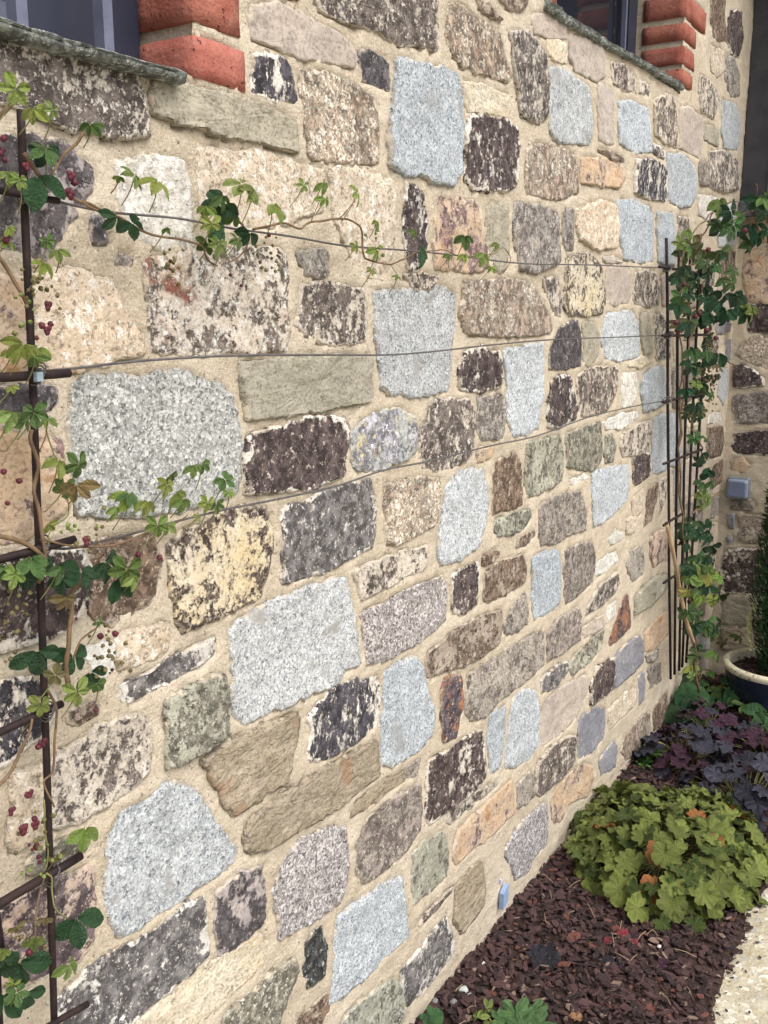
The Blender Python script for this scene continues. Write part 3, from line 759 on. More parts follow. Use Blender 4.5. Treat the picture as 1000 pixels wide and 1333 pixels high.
# right window, near jamb
for k in range(6):
    z0 = 2.150+k*.078; brick(WALL, -.10, .005, 2.125-(.10 if k % 2 else .06), 2.129, z0, z0+.064, random.uniform(.9, 1.02))
# right window, far jamb
for i, (z0, z1, wy) in enumerate([(2.180, 2.222, .118), (2.235, 2.287, .125), (2.302, 2.352, .13), (2.367, 2.43, .23), (2.445, 2.51, .12), (2.525, 2.59, .22), (2.605, 2.67, .12)]):
    brick(WALL, -.125, .005, 3.098, 3.098+wy, z0, z1, random.uniform(.88, 1.0))
jm = MB(); jm.box(-.43, .0015, .9805, .99, 1.78, 2.75); jm.box(-.43, .0015, 3.104, 3.115, 2.12, 2.75); jm.box(-.43, .0015, 2.11, 2.1215, 2.12, 2.75)
jm.build('jamb_mortar', MORTAR, WALL)

mortar_sheet(WALL, P_main, .30, YB+.002, -.06, 2.75, .0105, (OPEN_L, OPEN_R), 1.0)
mortar_sheet(WALL, P_main, -1.2, .30, -.06, 1.795, .03, (), 1.0)
mortar_sheet(BACK, P_back, -.002, 1.6, -.06, 1.90, .014, (), 5.0)


# slate sills
def sill(ptsu, depth_in, parent, overhang=.035, z_th=.022, seed=0):
    """ptsu: list of (y, ztop, thickness)"""
    vs = []; fs = []; R = 10
    ys = []
    for i in range(len(ptsu)-1):
        k = max(2, round((ptsu[i+1][0]-ptsu[i][0])/.010))
        for j in range(k):
            t = j/k; ys.append(tuple(ptsu[i][m]*(1-t)+ptsu[i+1][m]*t for m in range(3)))
    ys.append(ptsu[-1])
    for (y, zt, th) in ys:
        n1 = fbm(Vector((y*22, seed, 0)), 3); n2 = fbm(Vector((y*40, seed, 5)), 3)
        prof = [(-depth_in, zt-.001), (-.02, zt), (overhang*.4, zt), (overhang-.006+.005*n1, zt-.001), (overhang+.006*n1, zt-.004), (overhang-.004+.007*n2, zt-th*.35), (overhang-.001+.006*n1, zt-th*.6), (overhang-.008+.006*n2, zt-th), (overhang*.2, zt-th*1.02+.003*n1), (-.02, zt-th)]
        for (x, z) in prof: vs.append((x, y, z+.0015*fbm(Vector((y*60, x*60, seed)), 2)))
    for i in range(len(ys)-1):
        for k in range(R): a = i*R+k; b = i*R+(k+1) % R; fs.append((a, a+R, b+R, b))
    fs.append(tuple(range(R))); fs.append(tuple(reversed(range((len(ys)-1)*R, len(ys)*R))))
    o = mesh_obj('window_sill', vs, fs, SLATE, parent, True); o.color = (1, 1, 1, .45); return o
SX = .035
lt = [(onX(-60, 8, SX), .014), (onX(0, 17, SX), .013), (onX(45, 34, SX), .014), (onX(66, 38, SX), .017), (onX(120, 56, SX), .013), (onX(180, 73, SX), .013), (onX(210, 82, SX), .013), (onX(248, 90, SX), .015)]
sill([(-.3, lt[0][0].z, .018)]+[(p.y, p.z, t) for p, t in lt], .12, WALL, SX, seed=2)
rt = [(onX(719, 0, .02), .02), (onX(740, 18, .02), .019), (onX(770, 36, .02), .018), (onX(800, 56, .02), .017), (onX(830, 72, .02), .016), (onX(860, 90, .02), .016), (onX(893, 110, .02), .018)]
sill([(p.y, p.z+.002, t) for p, t in rt], .16, WALL, .02, seed=8)

# windows
def bars_window(x, y0, y1, z0, z1, name_label):
    pass
win = mesh_obj('window', *(lambda m: (m.v, m.f))((lambda m: (m.box(-.125, -.090, .80, .974, 1.80, 2.75), m)[1])(MB())), FRAME, WALL)
m = MB(); m.box(-.125, -.092, -1.2, .80, 1.80, 1.847); m.build('bottom_rail', FRAMEG, win)
m = MB(); m.box(-.130, -.098, -1.2, .80, 1.847, 1.856); m.build('bead', FRAME, win)
m = MB(); m.box(-.150, -.146, -1.2, .82, 1.84, 2.75); m.build('pane', GLASS, win)
m = MB(); m.box(-.20, -.19, -1.2, 1.0, 1.8, 2.75); m.build('inner_panel', DARKWOOD, win)  # plain dark brown panel set behind the pane
for (u0, u1) in ((13, 30), (122, 144)):
    p0 = onX((u0+u1)/2, 20, -.045); hw = .0075
    m = MB(); m.box(-.052, -.035, p0.y-hw, p0.y+hw, 1.790, 2.75); m.build('window_bar', FRAMEG, win)
m = MB(); m.box(-.089, -.086, .905, .910, 1.80, 2.75); m.build('frame_groove', FRAMEG, win)
win2 = mesh_obj('window', *(lambda m: (m.v, m.f))((lambda m: (m.box(-.185, -.145, 3.03, 3.103, 2.13, 2.75), m)[1])(MB())), FRAME, WALL)
m = MB(); m.box(-.185, -.145, 2.122, 3.03, 2.13, 2.19); m.build('bottom_rail', FRAME, win2)
m = MB(); m.box(-.178, -.150, 2.122, 2.18, 2.19, 2.75); m.build('side_rail', FRAME, win2)
m = MB(); m.box(-.152, -.139, 2.985, 2.998, 2.192, 2.75); m.build('pane_highlight', FRAMEG, win2)  # pale upright strip standing in for the highlight on the pane
m = MB(); m.box(-.170, -.166, 2.18, 3.03, 2.19, 2.75); m.build('pane', GLASS, win2)
m = MB(); m.box(-.40, -.39, 2.0, 3.2, 2.0, 2.75); m.build('inner_panel', DARKWOOD, win2)
# roof over the main wall and the back wall (above the picture) : it shades the top of the corner
ROOFM = simple('dark_eave_boards', (.07, .06, .055), None, 10, .8)
m = MB(); m.box(-.45, .10, -1.2, YB+.4, 2.752, 2.80); m.build('eave', ROOFM, WALL)

# back wall window: dark timber surround over a slate sill
winb = mesh_obj('window', *(lambda m: (m.v, m.f))((lambda m: (m.box(.004, .100, YB-.035, YB+.03, 1.925, 2.9), m)[1])(MB())), simple('near_black_timber', (.028, .028, .035), (.045, .043, .05), 14, .6, .4, .001), BACK)
m = MB(); m.box(.100, .110, YB-.040, YB+.02, 1.925, 2.9); m.build('edge_bead', FRAMEG, winb)
m = MB(); m.box(.110, 1.6, YB-.02, YB+.02, 1.925, 2.02); m.build('bottom_rail', FRAME, winb)
m = MB(); m.box(.110, 1.6, YB-.005, YB+.005, 2.02, 2.9); m.build('pane', GLASS, winb)
o = mesh_obj('window_sill', *(lambda m: (m.v, m.f))((lambda m: (m.box(.004, 1.6, YB-.055, YB+.03, 1.862, 1.920), m)[1])(MB())), SLATE, BACK); o.color = (.45, .47, .55, .5)
m = MB(); m.box(.0, 1.6, YB-.22, YB+.4, 2.92, 2.97); m.build('eave', ROOFM, BACK)

# ------------------------------------------------------------ socket box on the back wall
sk = thing('socket_box', 'grey blue weatherproof electrical socket box on the corner wall beside the conifer', 'socket box', (.072, YB, .81))
def rbox(w, h, d0, d1, r=.010, inset=0, n=5):
    pts = []
    for cx, cz, a0 in ((w/2-r, h/2-r, 0), (-w/2+r, h/2-r, 90), (-w/2+r, -h/2+r, 180), (w/2-r, -h/2+r, 270)):
        for k in range(n+1): a = math.radians(a0+90*k/n); pts.append((cx+r*math.cos(a), cz+r*math.sin(a)))
    N = len(pts); b = .004
    prof = [(1, d0), (1, d1-b), ((w/2-b*.6)/(w/2), d1-b*.3), ((w/2-b)/(w/2), d1)]
    vs = [(x*s, -d, z*s) for s, d in prof for x, z in pts]; fs = [(i*N+k, (i+1)*N+k, (i+1)*N+(k+1) % N, i*N+(k+1) % N) for i in range(3) for k in range(N)]
    fs.append(tuple(reversed(range(3*N, 4*N)))); return vs, fs
SOCK = simple('grey_blue_plastic', (.13, .165, .21), (.16, .195, .24), 20, .4, .5)
SOCK2 = simple('blue_plastic_cover', (.14, .17, .27), (.16, .195, .30), 20, .3, .5)
SOCK3 = simple('pale_plastic_edge', (.24, .29, .35), None, 20, .35, .5)
def fix(o):  # recentre on the parent's origin
    return o
vs, fs = rbox(.088, .086, -.01, .028); mesh_obj('body', vs, fs, SOCK, sk, False)
vs, fs = rbox(.080, .076, .026, .036); mesh_obj('rim', vs, fs, SOCK3, sk, False)
vs, fs = rbox(.070, .066, .035, .041); mesh_obj('lid', vs, fs, SOCK2, sk, False)

# ------------------------------------------------------------ steel rods and wires
XR = .035
def rod_pts(u0, v0, u1, v1, x=XR, n=8, wob=.0015, bow=0):
    a, b = onX(u0, v0, x), onX(u1, v1, x); out = []
    for i in range(n+1):
        t = i/n; p = a.lerp(b, t); p += Vector((0, math.sin(t*math.pi)*bow, 0))+noise.noise_vector(Vector((t*4, u0, v0)))*wob; out.append(p)
    return out
lt_ = thing('rod_trellis', 'dark steel rod trellis with a tall upright rod at the left of the wall', 'trellis', (XR, .69, 0))
def child(mb, name, mat, parent, smooth=True):
    off = parent.location; mb.v = [tuple(Vector(v)-off) for v in mb.v]; return mb.build(name, mat, parent, smooth)
def long_rod(pts, r, parent, name='rod'):
    mb = MB(); mb.tube(pts, r, 10); return child(mb, name, STEEL, parent)
p = [onX(27, 143, XR), onX(34, 315, XR), onX(42, 480, XR), onX(48, 640, XR), onX(56, 850, XR), onX(63, 1060, XR), onX(68, 1230, XR), onX(71, 1345, XR)]
p2 = smooth_path(p, 4); e = p2[-1].copy(); p2.append(Vector((e.x, e.y-.03, .30))); p2.append(Vector((e.x, e.y-.05, -.03)))
long_rod(p2, .0043, lt_, 'upright_rod')
q = [onX(-40, 150, XR), onX(-34, 700, XR), onX(-12, 1120, XR), onX(1, 1235, XR), onX(-3, 1290, XR)]; e = q[-1]; q.append(Vector((e.x, e.y-.03, -.03)))
long_rod(smooth_path(q, 4), .0045, lt_, 'upright_rod')
for (a, b, r) in (((-90, 232), (76, 262), .0038), ((-80, 497), (90, 485), .0050), ((-80, 750), (96, 702), .0048), ((-80, 990), (80, 917), .0045), ((-80, 1223), (105, 1115), .0052), ((20, 1362), (114, 1307), .004)):
    long_rod(rod_pts(*a, *b, x=XR+.010), r, lt_, 'cross_rod')
for (u, v) in ((47, 487), (30, 250), (52, 712), (60, 925), (66, 1140)):
    c = onX(u, v, XR+.006); mb = MB()
    for k in range(3):
        pts = [c+Vector((math.cos(a)*.011, math.sin(a)*.004+(.002*k), math.sin(a)*.009+.003*k-.003)) for a in [i*math.pi/5 for i in range(11)]]
        mb.tube(pts, .0010, 5)
    child(mb, 'wire_tie', WIRE, lt_)
mb = MB(); c = onX(50, 489, XR+.018); mb.box(c.x-.003, c.x+.003, c.y-.004, c.y+.004, c.z-.006, c.z+.004); child(mb, 'plastic_tie', TIE, lt_, False)

rt_ = thing('rod_trellis', 'fan shaped rusty steel rod trellis standing in the corner behind the vine', 'trellis', (.05, 3.35, 0))
XF = .06
for (a, b) in (((868, 310), (873, 884)), ((884, 313), (878, 878)), ((899, 320), (884, 873)), ((911, 335), (888, 868)), ((923, 348), (893, 862))):
    long_rod(rod_pts(*a, *b, x=XF, n=10, wob=.003), .0046, rt_, 'upright_rod')
for (a, b) in (((858, 347), (922, 358)), ((862, 437), (925, 436)), ((863, 523), (919, 512)), ((864, 604), (914, 585)), ((864, 684), (890, 667)), ((864, 759), (879, 749))):
    long_rod(rod_pts(*a, *b, x=XF+.010, n=4), .0042, rt_, 'cross_rod')
for (u, v) in ((869, 349), (870, 436), (869, 521)):
    c = onX(u, v, XF+.005); mb = MB()
    for k in range(3): mb.tube([c+Vector((math.cos(i*math.pi/5)*.013, math.sin(i*math.pi/5)*.012+.004*k, math.sin(i*math.pi/5+k)*.010)) for i in range(11)], .0022, 5)
    child(mb, 'wire_tie', WIRE, rt_)

for pts, lab in (([(30, 250), (90, 266), (150, 277), (230, 284), (300, 297), (380, 308), (450, 320), (530, 326), (600, 333), (680, 343), (770, 345), (870, 349)], 'topmost dark wire stretched along the stone wall, carrying the vine'),
                 ([(44, 486), (60, 483), (110, 478), (180, 470), (300, 463), (420, 462), (500, 462), (560, 458), (640, 449), (720, 442), (800, 439), (870, 436)], 'middle dark wire stretched across the stone wall, free of leaves at its middle'),
                 ([(50, 712), (90, 714), (130, 705), (190, 690), (240, 676), (300, 662), (370, 648), (440, 632), (500, 612), (560, 600), (640, 580), (700, 567), (770, 542), (830, 528), (870, 521)], 'lowest dark wire sloping up from the left rod to the corner trellis')):
    mb = MB(); pp = [onX(u, v, .030+.012*math.sin(i*1.7)+(.03 if i == len(pts)-1 else 0)) for i, (u, v) in enumerate(pts)]
    mb.tube(smooth_path(pp, 5), .0016, 6)
    o = mb.build('support_wire', WIRE, None, True); tag(o, lab, 'wire', 'wires along the wall')
# wire hooks where the second wire curls over the rod
mb = MB(); mb.tube(smooth_path([onX(40, 470, .05), onX(46, 478, .05), onX(58, 484, .045), onX(80, 483, .035)], 5), .0016, 6); child(mb, 'wire_curl', WIRE, lt_)

# bamboo cane
cb = thing('bamboo_cane', 'weathered tan bamboo cane leaning against the corner trellis', 'cane', (.10, 3.3, 0))
pp = smooth_path([onX(868, 682, .08), onX(878, 727, .09), onX(886, 772, .10), onX(894, 810, .11), onX(903, 836, .12)], 6)
rs = [.0066+.0018*max(0, 1-abs((i % 8)-4)/1.2) for i in range(len(pp))]
mb = MB(); mb.tube(pp, rs, 10); child(mb, 'shaft', BAMBOO, cb)
mb = MB(); mb.tube([pp[0], pp[0]+(pp[0]-pp[1]).normalized()*.006], [.006, .005], 8); child(mb, 'cut_end', DARKWOOD, cb)

# ------------------------------------------------------------ leaves
def leaflet(L, W, n=6, m=4, droop=.25, cup=.12, a=0.0, origin=(0, 0, 0), tip=.0, twist=0.0):
    """an obovate blade growing from origin along direction a in the XY plane, drooping to -Z"""
    vs = []; fs = []; vein = []
    ca, sa = math.cos(a), math.sin(a)
    for i in range(n+1):
        t = i/n; w = W*(math.sin(math.pi*min(1, t**1.25*.93+.035))**.8)*(1.0 if t < .97 else .55)
        for j in range(m+1):
            s = 2*j/m-1; x = L*(.08+t*.92); y = w*s
            if i == n and abs(s) < .3: x -= L*.035                     # notched tip
            z = -droop*L*t*t+cup*W*abs(s)**1.5+twist*s*t*W+.03*L*math.sin(t*7+s*3+a*5)*abs(s)
            vs.append((origin[0]+ca*x-sa*y, origin[1]+sa*x+ca*y, origin[2]+z)); vein.append(1.0 if abs(s) < .05 else 0.0)
    for i in range(n):
        for j in range(m): k = i*(m+1)+j; fs.append((k, k+m+1, k+m+2, k+1))
    return vs, fs, vein
def leaf_mesh(name, specs, mat, stalk=0):
    V = []; Fc = []; Ve = []
    for sp in specs:
        vs, fs, ve = leaflet(**sp); b = len(V); V += vs; Fc += [tuple(b+i for i in f) for f in fs]; Ve += ve
    me = bpy.data.meshes.new(name); me.from_pydata(V, [], Fc); me.materials.append(mat); me.polygons.foreach_set('use_smooth', [True]*len(Fc))
    at = me.attributes.new('vein', 'FLOAT', 'POINT'); at.data.foreach_set('value', Ve); me.update(); return me
rl = random.Random(11)
def fan(n, spread, L, W, droop, jit=.12):
    out = []
    for i in range(n):
        a = -math.pi/2+(i-(n-1)/2)*spread/(max(1, n-1)); k = rl.uniform(.82, 1.08)
        out.append(dict(L=L*k, W=W*k*rl.uniform(.9, 1.1), a=a+rl.uniform(-jit, jit), droop=droop*rl.uniform(.7, 1.3), cup=rl.uniform(.05, .5), origin=(0, 0, rl.uniform(-.02, .02)), twist=rl.uniform(-.3, .3)))
    return out
def meshes(tagname, mat):
    r = []
    for k in range(3): r.append(leaf_mesh(tagname, fan(5, math.radians(265), .5, .155, .35), mat))
    for k in range(2): r.append(leaf_mesh(tagname, fan(4, math.radians(170), .56, .165, .5), mat))
    for k in range(2): r.append(leaf_mesh(tagname, fan(3, math.radians(115), .62, .18, .45), mat))
    return r
LM = {'l': meshes('young_leaf', LEAF_L), 'd': meshes('old_leaf', LEAF_D), 'm': meshes('mid_leaf', LEAF_M), 'o': meshes('bronze_leaf', LEAF_O), 'y': meshes('yellow_leaf', YEL)}
BROAD = {k: [leaf_mesh('broad_leaf', fan(nn_, math.radians(sp_), ll_, ww_, .45, .2), mt) for nn_, sp_, ll_, ww_ in ((3, 150, .60, .215), (2, 70, .72, .25), (3, 110, .66, .20), (4, 220, .54, .19))] for k, mt in (('d', LEAF_D), ('m', LEAF_M), ('g', GRNLOW), ('y', YEL))}
def place_leaf(me, pos, size, parent, rz=None, tilt=None, yaw=0.0, normal=(1, 0, .25), name='leaf', col=None):
    o = bpy.data.objects.new(name, me); link(o, parent)
    nrm = Vector(normal).normalized(); dn = Vector((0, 0, -1)); dn = (dn-nrm*dn.dot(nrm)).normalized()
    zx = nrm; yx = -dn; xx = yx.cross(zx).normalized()
    M = Matrix((xx, yx, zx)).transposed()
    r = rz if rz is not None else random.uniform(-.5, .5)
    E_ = Euler((random.uniform(-.45, .45) if tilt is None else tilt, random.uniform(-.5, .5)+yaw, r)).to_matrix()
    MM = (M @ E_).to_4x4(); MM.translation = Vector(pos)-parent.location
    o.matrix_local = MM @ Matrix.Scale(size, 4)
    if col: o.color = (*col, 1)
    return o

vine = thing('climbing_vine', 'chocolate vine with maroon flowers twining over the left rods and the upper wires', 'vine', (.05, .70, 0))
def vstem(pts, r0, r1=None, mat=STEM, parent=vine, x=.05, name='stem', wob=.003):
    P = [onX(q[0], q[1], q[2] if len(q) > 2 else x) for q in pts]
    r0 *= .78; P = smooth_path(P, 5); P = [a+noise.noise_vector(a*30)*wob for a in P]; r1 = r1 or r0*.6
    mb = MB(); mb.tube(P, [r0+(r1-r0)*i/(len(P)-1) for i in range(len(P))], 7)
    off = parent.location; mb.v = [tuple(Vector(v)-off) for v in mb.v]; return mb.build(name, mat, parent, True)
vstem([(-20, 165), (0, 150), (18, 135), (30, 128)], .0035, .0025)
vstem([(32, 200), (60, 238), (85, 252), (118, 270), (150, 277)], .0030)
vstem([(112, 168), (100, 188), (82, 205), (62, 232)], .0026)
vstem([(100, 262), (125, 268), (165, 288), (200, 306), (240, 312), (262, 322), (269, 338), (283, 346)], .0024)
vstem([(310, 290), (318, 300), (322, 316), (312, 332), (298, 341)], .0022)
vstem([(330, 298), (358, 292), (372, 291), (390, 297), (402, 290), (440, 285), (462, 290), (471, 302), (473, 330), (478, 337), (508, 343), (528, 335), (545, 328)], .0022, .0014)
vstem([(440, 286), (452, 275), (463, 262)], .0012); vstem([(404, 289), (410, 275), (416, 262)], .0010); vstem([(508, 343), (516, 355), (520, 362)], .0009)
vstem([(545, 330), (575, 326), (600, 334), (640, 330), (655, 324), (666, 336), (660, 350), (650, 357), (640, 352)], .0013)
vstem([(-10, 325), (8, 345), (22, 375), (36, 400)], .0034)
vstem([(0, 700), (25, 705), (45, 716), (58, 730), (54, 745)], .0034, .0025)
vstem([(40, 560), (38, 575), (52, 605), (44, 640), (52, 670), (56, 700), (58, 735), (50, 760)], .0028, .0022)
vstem([(92, 905), (88, 860), (92, 820), (96, 770), (120, 752)], .0040, .0025)
vstem([(96, 860), (104, 835), (125, 815), (135, 805)], .0018)
vstem([(-10, 1032), (15, 1005), (32, 970), (42, 935)], .0030)
vstem([(62, 900), (74, 925), (73, 970), (68, 1005), (58, 1020), (70, 1050)], .0022)
vstem([(60, 1135), (68, 1142), (70, 1165), (72, 1185), (88, 1196)], .0016, mat=STEMG)
vstem([(44, 1245), (46, 1215), (52, 1160), (58, 1140)], .0018)
vstem([(57, 1040), (58, 1075), (63, 1110), (60, 1130)], .0015, mat=STEMG)
vstem([(60, 560), (90, 660), (66, 690), (62, 715)], .0012, mat=STEMG)
vstem([(55, 700), (100, 712), (150, 707), (200, 690), (232, 680), (245, 672)], .0018)
for k in range(70):
    pass
LV = """l 20 125 46;l 44 148 34;l 68 148 26;m 118 168 28;l 12 232 30;l 25 240 28;m 60 205 46;l 155 232 14;l 175 238 40;l 205 246 42;m 215 300 14;l 268 273 24;m 288 262 34;l 315 250 48;l 330 255 34;l 355 274 36;l 275 298 32;m 270 322 30;l 285 325 34;m 310 318 26;l 395 245 20;l 420 243 24;l 423 262 20;l 465 258 30;l 490 292 20;l 463 324 18;l 490 330 26;l 484 355 16;l 518 362 12;m 540 305 20;m 605 312 26;l 603 335 18;m 585 335 16;l 630 335 24;l 647 320 16;l 640 350 14;
l 10 318 24;m 62 318 22;l 75 330 24;l 58 348 28;l 10 300 18;l 30 456 40;l 18 462 28;l 50 460 36;m 45 470 30;l 15 505 16;l 12 545 44;m 45 545 38;m 32 552 32;l 62 550 22;l 75 608 40;m 102 612 42;o 100 640 44;m 85 640 30;l 62 686 20;l 170 655 40;m 168 650 30;l 192 658 28;l 150 665 26;l 217 638 30;m 222 622 24;l 228 648 30;l 238 655 28;l 252 612 24;m 262 610 26;m 293 630 28;l 298 645 18;l 270 660 26;m 282 662 22;l 258 676 16;l 205 690 34;l 218 688 24;
m 8 745 40;l 20 755 36;m 40 735 44;m 78 745 36;o 85 785 36;m 165 750 44;l 172 757 30;m 128 812 14;l 100 908 40;l 52 925 34;o 72 885 30;m 125 895 26;l 110 1086 42;o 72 1120 22;o 60 1198 18;l 90 1262 34;l 45 1225 26;o 22 1210 20;l 5 1240 24;m 22 1300 34;l 18 1285 22"""
for ent in LV.replace('\n', ';').split(';'):
    if not ent.strip(): continue
    k, u, v, s = ent.split(); u, v, s = float(u), float(v), float(s); x = random.uniform(.05, .085)
    p = onX(u, v-s*.2, x); sz = s*depth(p)/F_PX*1.08
    place_leaf(random.choice(LM[k]), p, sz, vine, normal=(1, random.uniform(-.9, .1), random.uniform(.0, .9)), col=(random.uniform(.9, 1.15), 1, random.uniform(.8, 1.1)))
    # stalk from the leaf towards the nearest rod or wire
    b = p+Vector((-.02, random.uniform(-.015, .015), -random.uniform(.01, .03)-sz*.35)); mb = MB(); mb.tube(smooth_path([p, p.lerp(b, .5)+Vector((0, .003, 0)), b], 3), [.0007]*7, 5)
    mb.v = [tuple(Vector(t)-vine.location) for t in mb.v]; mb.build('leaf_stalk', STEMG, vine, True)
for (k, u, v, s) in (('d', 48, 245, 66), ('d', 60, 208, 44), ('d', 152, 290, 40), ('d', 172, 300, 42), ('d', 288, 280, 56), ('d', 285, 300, 50), ('m', 305, 285, 34), ('d', 325, 312, 44), ('d', 545, 330, 40), ('d', 38, 738, 62), ('d', 105, 757, 56), ('d', 135, 745, 66), ('d', 150, 765, 52), ('d', 80, 762, 44), ('d', 48, 860, 66), ('d', 96, 868, 56), ('d', 118, 885, 48), ('d', 98, 1212, 74), ('d', 25, 1268, 78), ('d', 5, 1250, 50), ('d', 5, 1305, 60), ('d', 35, 1300, 40), ('m', 605, 318, 22)):
    p = onX(u, v-s*.22, random.uniform(.045, .07)); sz = s*depth(p)/F_PX*.86
    place_leaf(random.choice(BROAD[k]), p, sz, vine, normal=(1, random.uniform(-.7, .1), random.uniform(.0, .5)), rz=random.uniform(-.9, .9))
def blob(c, r, seed):
    mb = MB(); n = 8; m = 5
    for i in range(m+1):
        t = math.pi*i/m
        for k in range(n):
            q = 2*math.pi*k/n; d = Vector((math.sin(t)*math.cos(q), math.sin(t)*math.sin(q), math.cos(t))); rr = r*(1+.3*noise.noise(d*1.6+Vector((seed, 0, 0))))
            mb.v.append(tuple(Vector(c)+d*rr))
    for i in range(m):
        for k in range(n): mb.f.append((i*n+k, (i+1)*n+k, (i+1)*n+(k+1) % n, i*n+(k+1) % n))
    return mb
for (u, v, s) in ((5, 180, 12), (0, 196, 14), (6, 208, 10), (34, 216, 13), (92, 228, 14), (97, 238, 12), (80, 250, 14), (90, 252, 16), (62, 398, 14), (55, 424, 12), (62, 430, 14), (66, 422, 10), (8, 312, 12), (5, 614, 11), (25, 626, 11), (10, 655, 9), (112, 704, 15), (180, 722, 10), (208, 726, 10), (131, 828, 11), (150, 825, 11), (55, 966, 15), (50, 972, 11), (37, 1033, 14), (15, 1056, 13), (30, 1080, 17), (45, 1074, 14), (45, 1066, 10), (48, 1102, 12), (38, 1100, 6), (42, 1106, 6), (50, 1115, 8), (300, 358, 6), (314, 372, 6), (350, 306, 7), (222, 340, 7), (221, 350, 5), (38, 1240, 12), (42, 1250, 9), (52, 1122, 7), (48, 440, 8), (146, 872, 6), (125, 925, 7)):
    p = onX(u, v, .055); r = s*depth(p)/F_PX*.40
    if s > 12:  # open flower: three cupped sepals
        V = MB()
        for k in range(3):
            a = k*2.1+random.random(); c = p+Vector((.2*r, math.cos(a)*r*.6, math.sin(a)*r*.6)); b = blob((0, 0, 0), r*.72, u+k)
            base = len(V.v); V.v += [(c.x+q[0]*.55, c.y+q[1], c.z+q[2]) for q in b.v]; V.f += [tuple(base+i for i in f) for f in b.f]
    else: V = blob(p, r, u)
    V.v = [tuple(Vector(t)-vine.location) for t in V.v]; V.build('flower', BERRY, vine, True)
# tiny pale flower buds hanging in clusters
for (u, v, n_) in ((62, 350, 10), (48, 375, 12), (25, 400, 8), (350, 330, 14), (355, 345, 10), (490, 318, 8), (225, 350, 14), (140, 845, 16), (150, 862, 12), (45, 1085, 12), (60, 1120, 8), (20, 800, 14), (15, 830, 12), (120, 700, 10), (40, 1230, 12), (100, 690, 8)):
    V = MB(); c = onX(u, v, .06)
    for k in range(n_):
        q = c+Vector((random.uniform(-.01, .01), random.gauss(0, .012), random.gauss(0, .012))); b = blob(q, random.uniform(.0016, .0030), k); base = len(V.v); V.v += b.v; V.f += [tuple(base+i for i in f) for f in b.f]
    V.v = [tuple(Vector(t)-vine.location) for t in V.v]; V.build('bud_cluster', LEAF_O if n_ > 9 else LEAF_L, vine, True)['kind'] = 'stuff'

# ------------------------------------------------------------ vine in the corner
v2 = thing('climbing_vine', 'dense chocolate vine, dark green leaves tinted darker for shade, climbing the fan trellis in the corner', 'vine', (.08, 3.6, 0))
for pts in ([(905, 880), (908, 850), (902, 820), (898, 780), (890, 720), (884, 640), (886, 600), (890, 500), (884, 420), (886, 350), (895, 320), (905, 300), (925, 278), (938, 268)], [(888, 690), (886, 560), (890, 480), (905, 420), (915, 380), (918, 340)], [(880, 372), (905, 330), (925, 285), (938, 268), (960, 262)], [(897, 545), (908, 568), (915, 592), (916, 600)], [(903, 668), (925, 650), (948, 628)], [(930, 460), (945, 470), (957, 477)], [(905, 870), (918, 900), (930, 915), (945, 935)], [(938, 300), (950, 290), (985, 270), (1010, 262)], [(985, 300), (984, 270), (985, 240)]):
    vstem([(u, v, .075) for u, v in pts], .0042, .002, parent=v2, wob=.012)
vstem([(903, 836, .12), (906, 850, .11), (904, 870, .10), (910, 900, .10)], .007, .006, parent=v2)
r3 = random.Random(5)
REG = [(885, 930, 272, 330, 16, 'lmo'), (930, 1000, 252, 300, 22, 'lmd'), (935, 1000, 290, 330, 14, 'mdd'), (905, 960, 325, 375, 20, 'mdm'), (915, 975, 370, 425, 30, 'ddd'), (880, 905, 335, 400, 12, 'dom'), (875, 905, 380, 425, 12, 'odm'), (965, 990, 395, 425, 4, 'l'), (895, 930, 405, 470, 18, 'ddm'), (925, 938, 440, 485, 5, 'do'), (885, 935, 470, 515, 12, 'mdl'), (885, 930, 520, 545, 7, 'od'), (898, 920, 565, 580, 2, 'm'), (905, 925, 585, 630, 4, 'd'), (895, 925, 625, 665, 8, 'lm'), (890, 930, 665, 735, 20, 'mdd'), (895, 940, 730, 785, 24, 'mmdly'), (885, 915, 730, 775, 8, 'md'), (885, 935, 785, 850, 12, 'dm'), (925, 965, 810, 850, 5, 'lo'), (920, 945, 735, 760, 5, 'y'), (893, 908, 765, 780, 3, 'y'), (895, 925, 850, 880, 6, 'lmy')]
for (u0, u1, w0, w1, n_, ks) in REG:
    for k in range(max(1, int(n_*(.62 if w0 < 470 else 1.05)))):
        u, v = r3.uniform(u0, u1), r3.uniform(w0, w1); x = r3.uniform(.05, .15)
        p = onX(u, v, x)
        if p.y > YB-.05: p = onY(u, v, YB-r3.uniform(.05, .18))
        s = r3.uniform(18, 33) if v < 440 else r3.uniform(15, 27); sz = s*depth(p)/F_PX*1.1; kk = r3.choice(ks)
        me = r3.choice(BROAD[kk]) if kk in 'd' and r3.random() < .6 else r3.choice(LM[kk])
        place_leaf(me, p, sz, v2, normal=(1, r3.uniform(-1.2, -.2), r3.uniform(.0, .9)), col=(r3.uniform(.55, .8), r3.uniform(.65, .85), .8))  # tint darkens the leaves: the corner's shade is put into their colour
for (u, v) in ((905, 412), (910, 408), (890, 370), (905, 340), (920, 430), (932, 440), (882, 430), (970, 300), (922, 325), (880, 420)):
    p = onX(u, v, .12); V = blob(p, .0085, u); V.v = [tuple(Vector(t)-v2.location) for t in V.v]; V.build('flower', BERRY, v2, True)
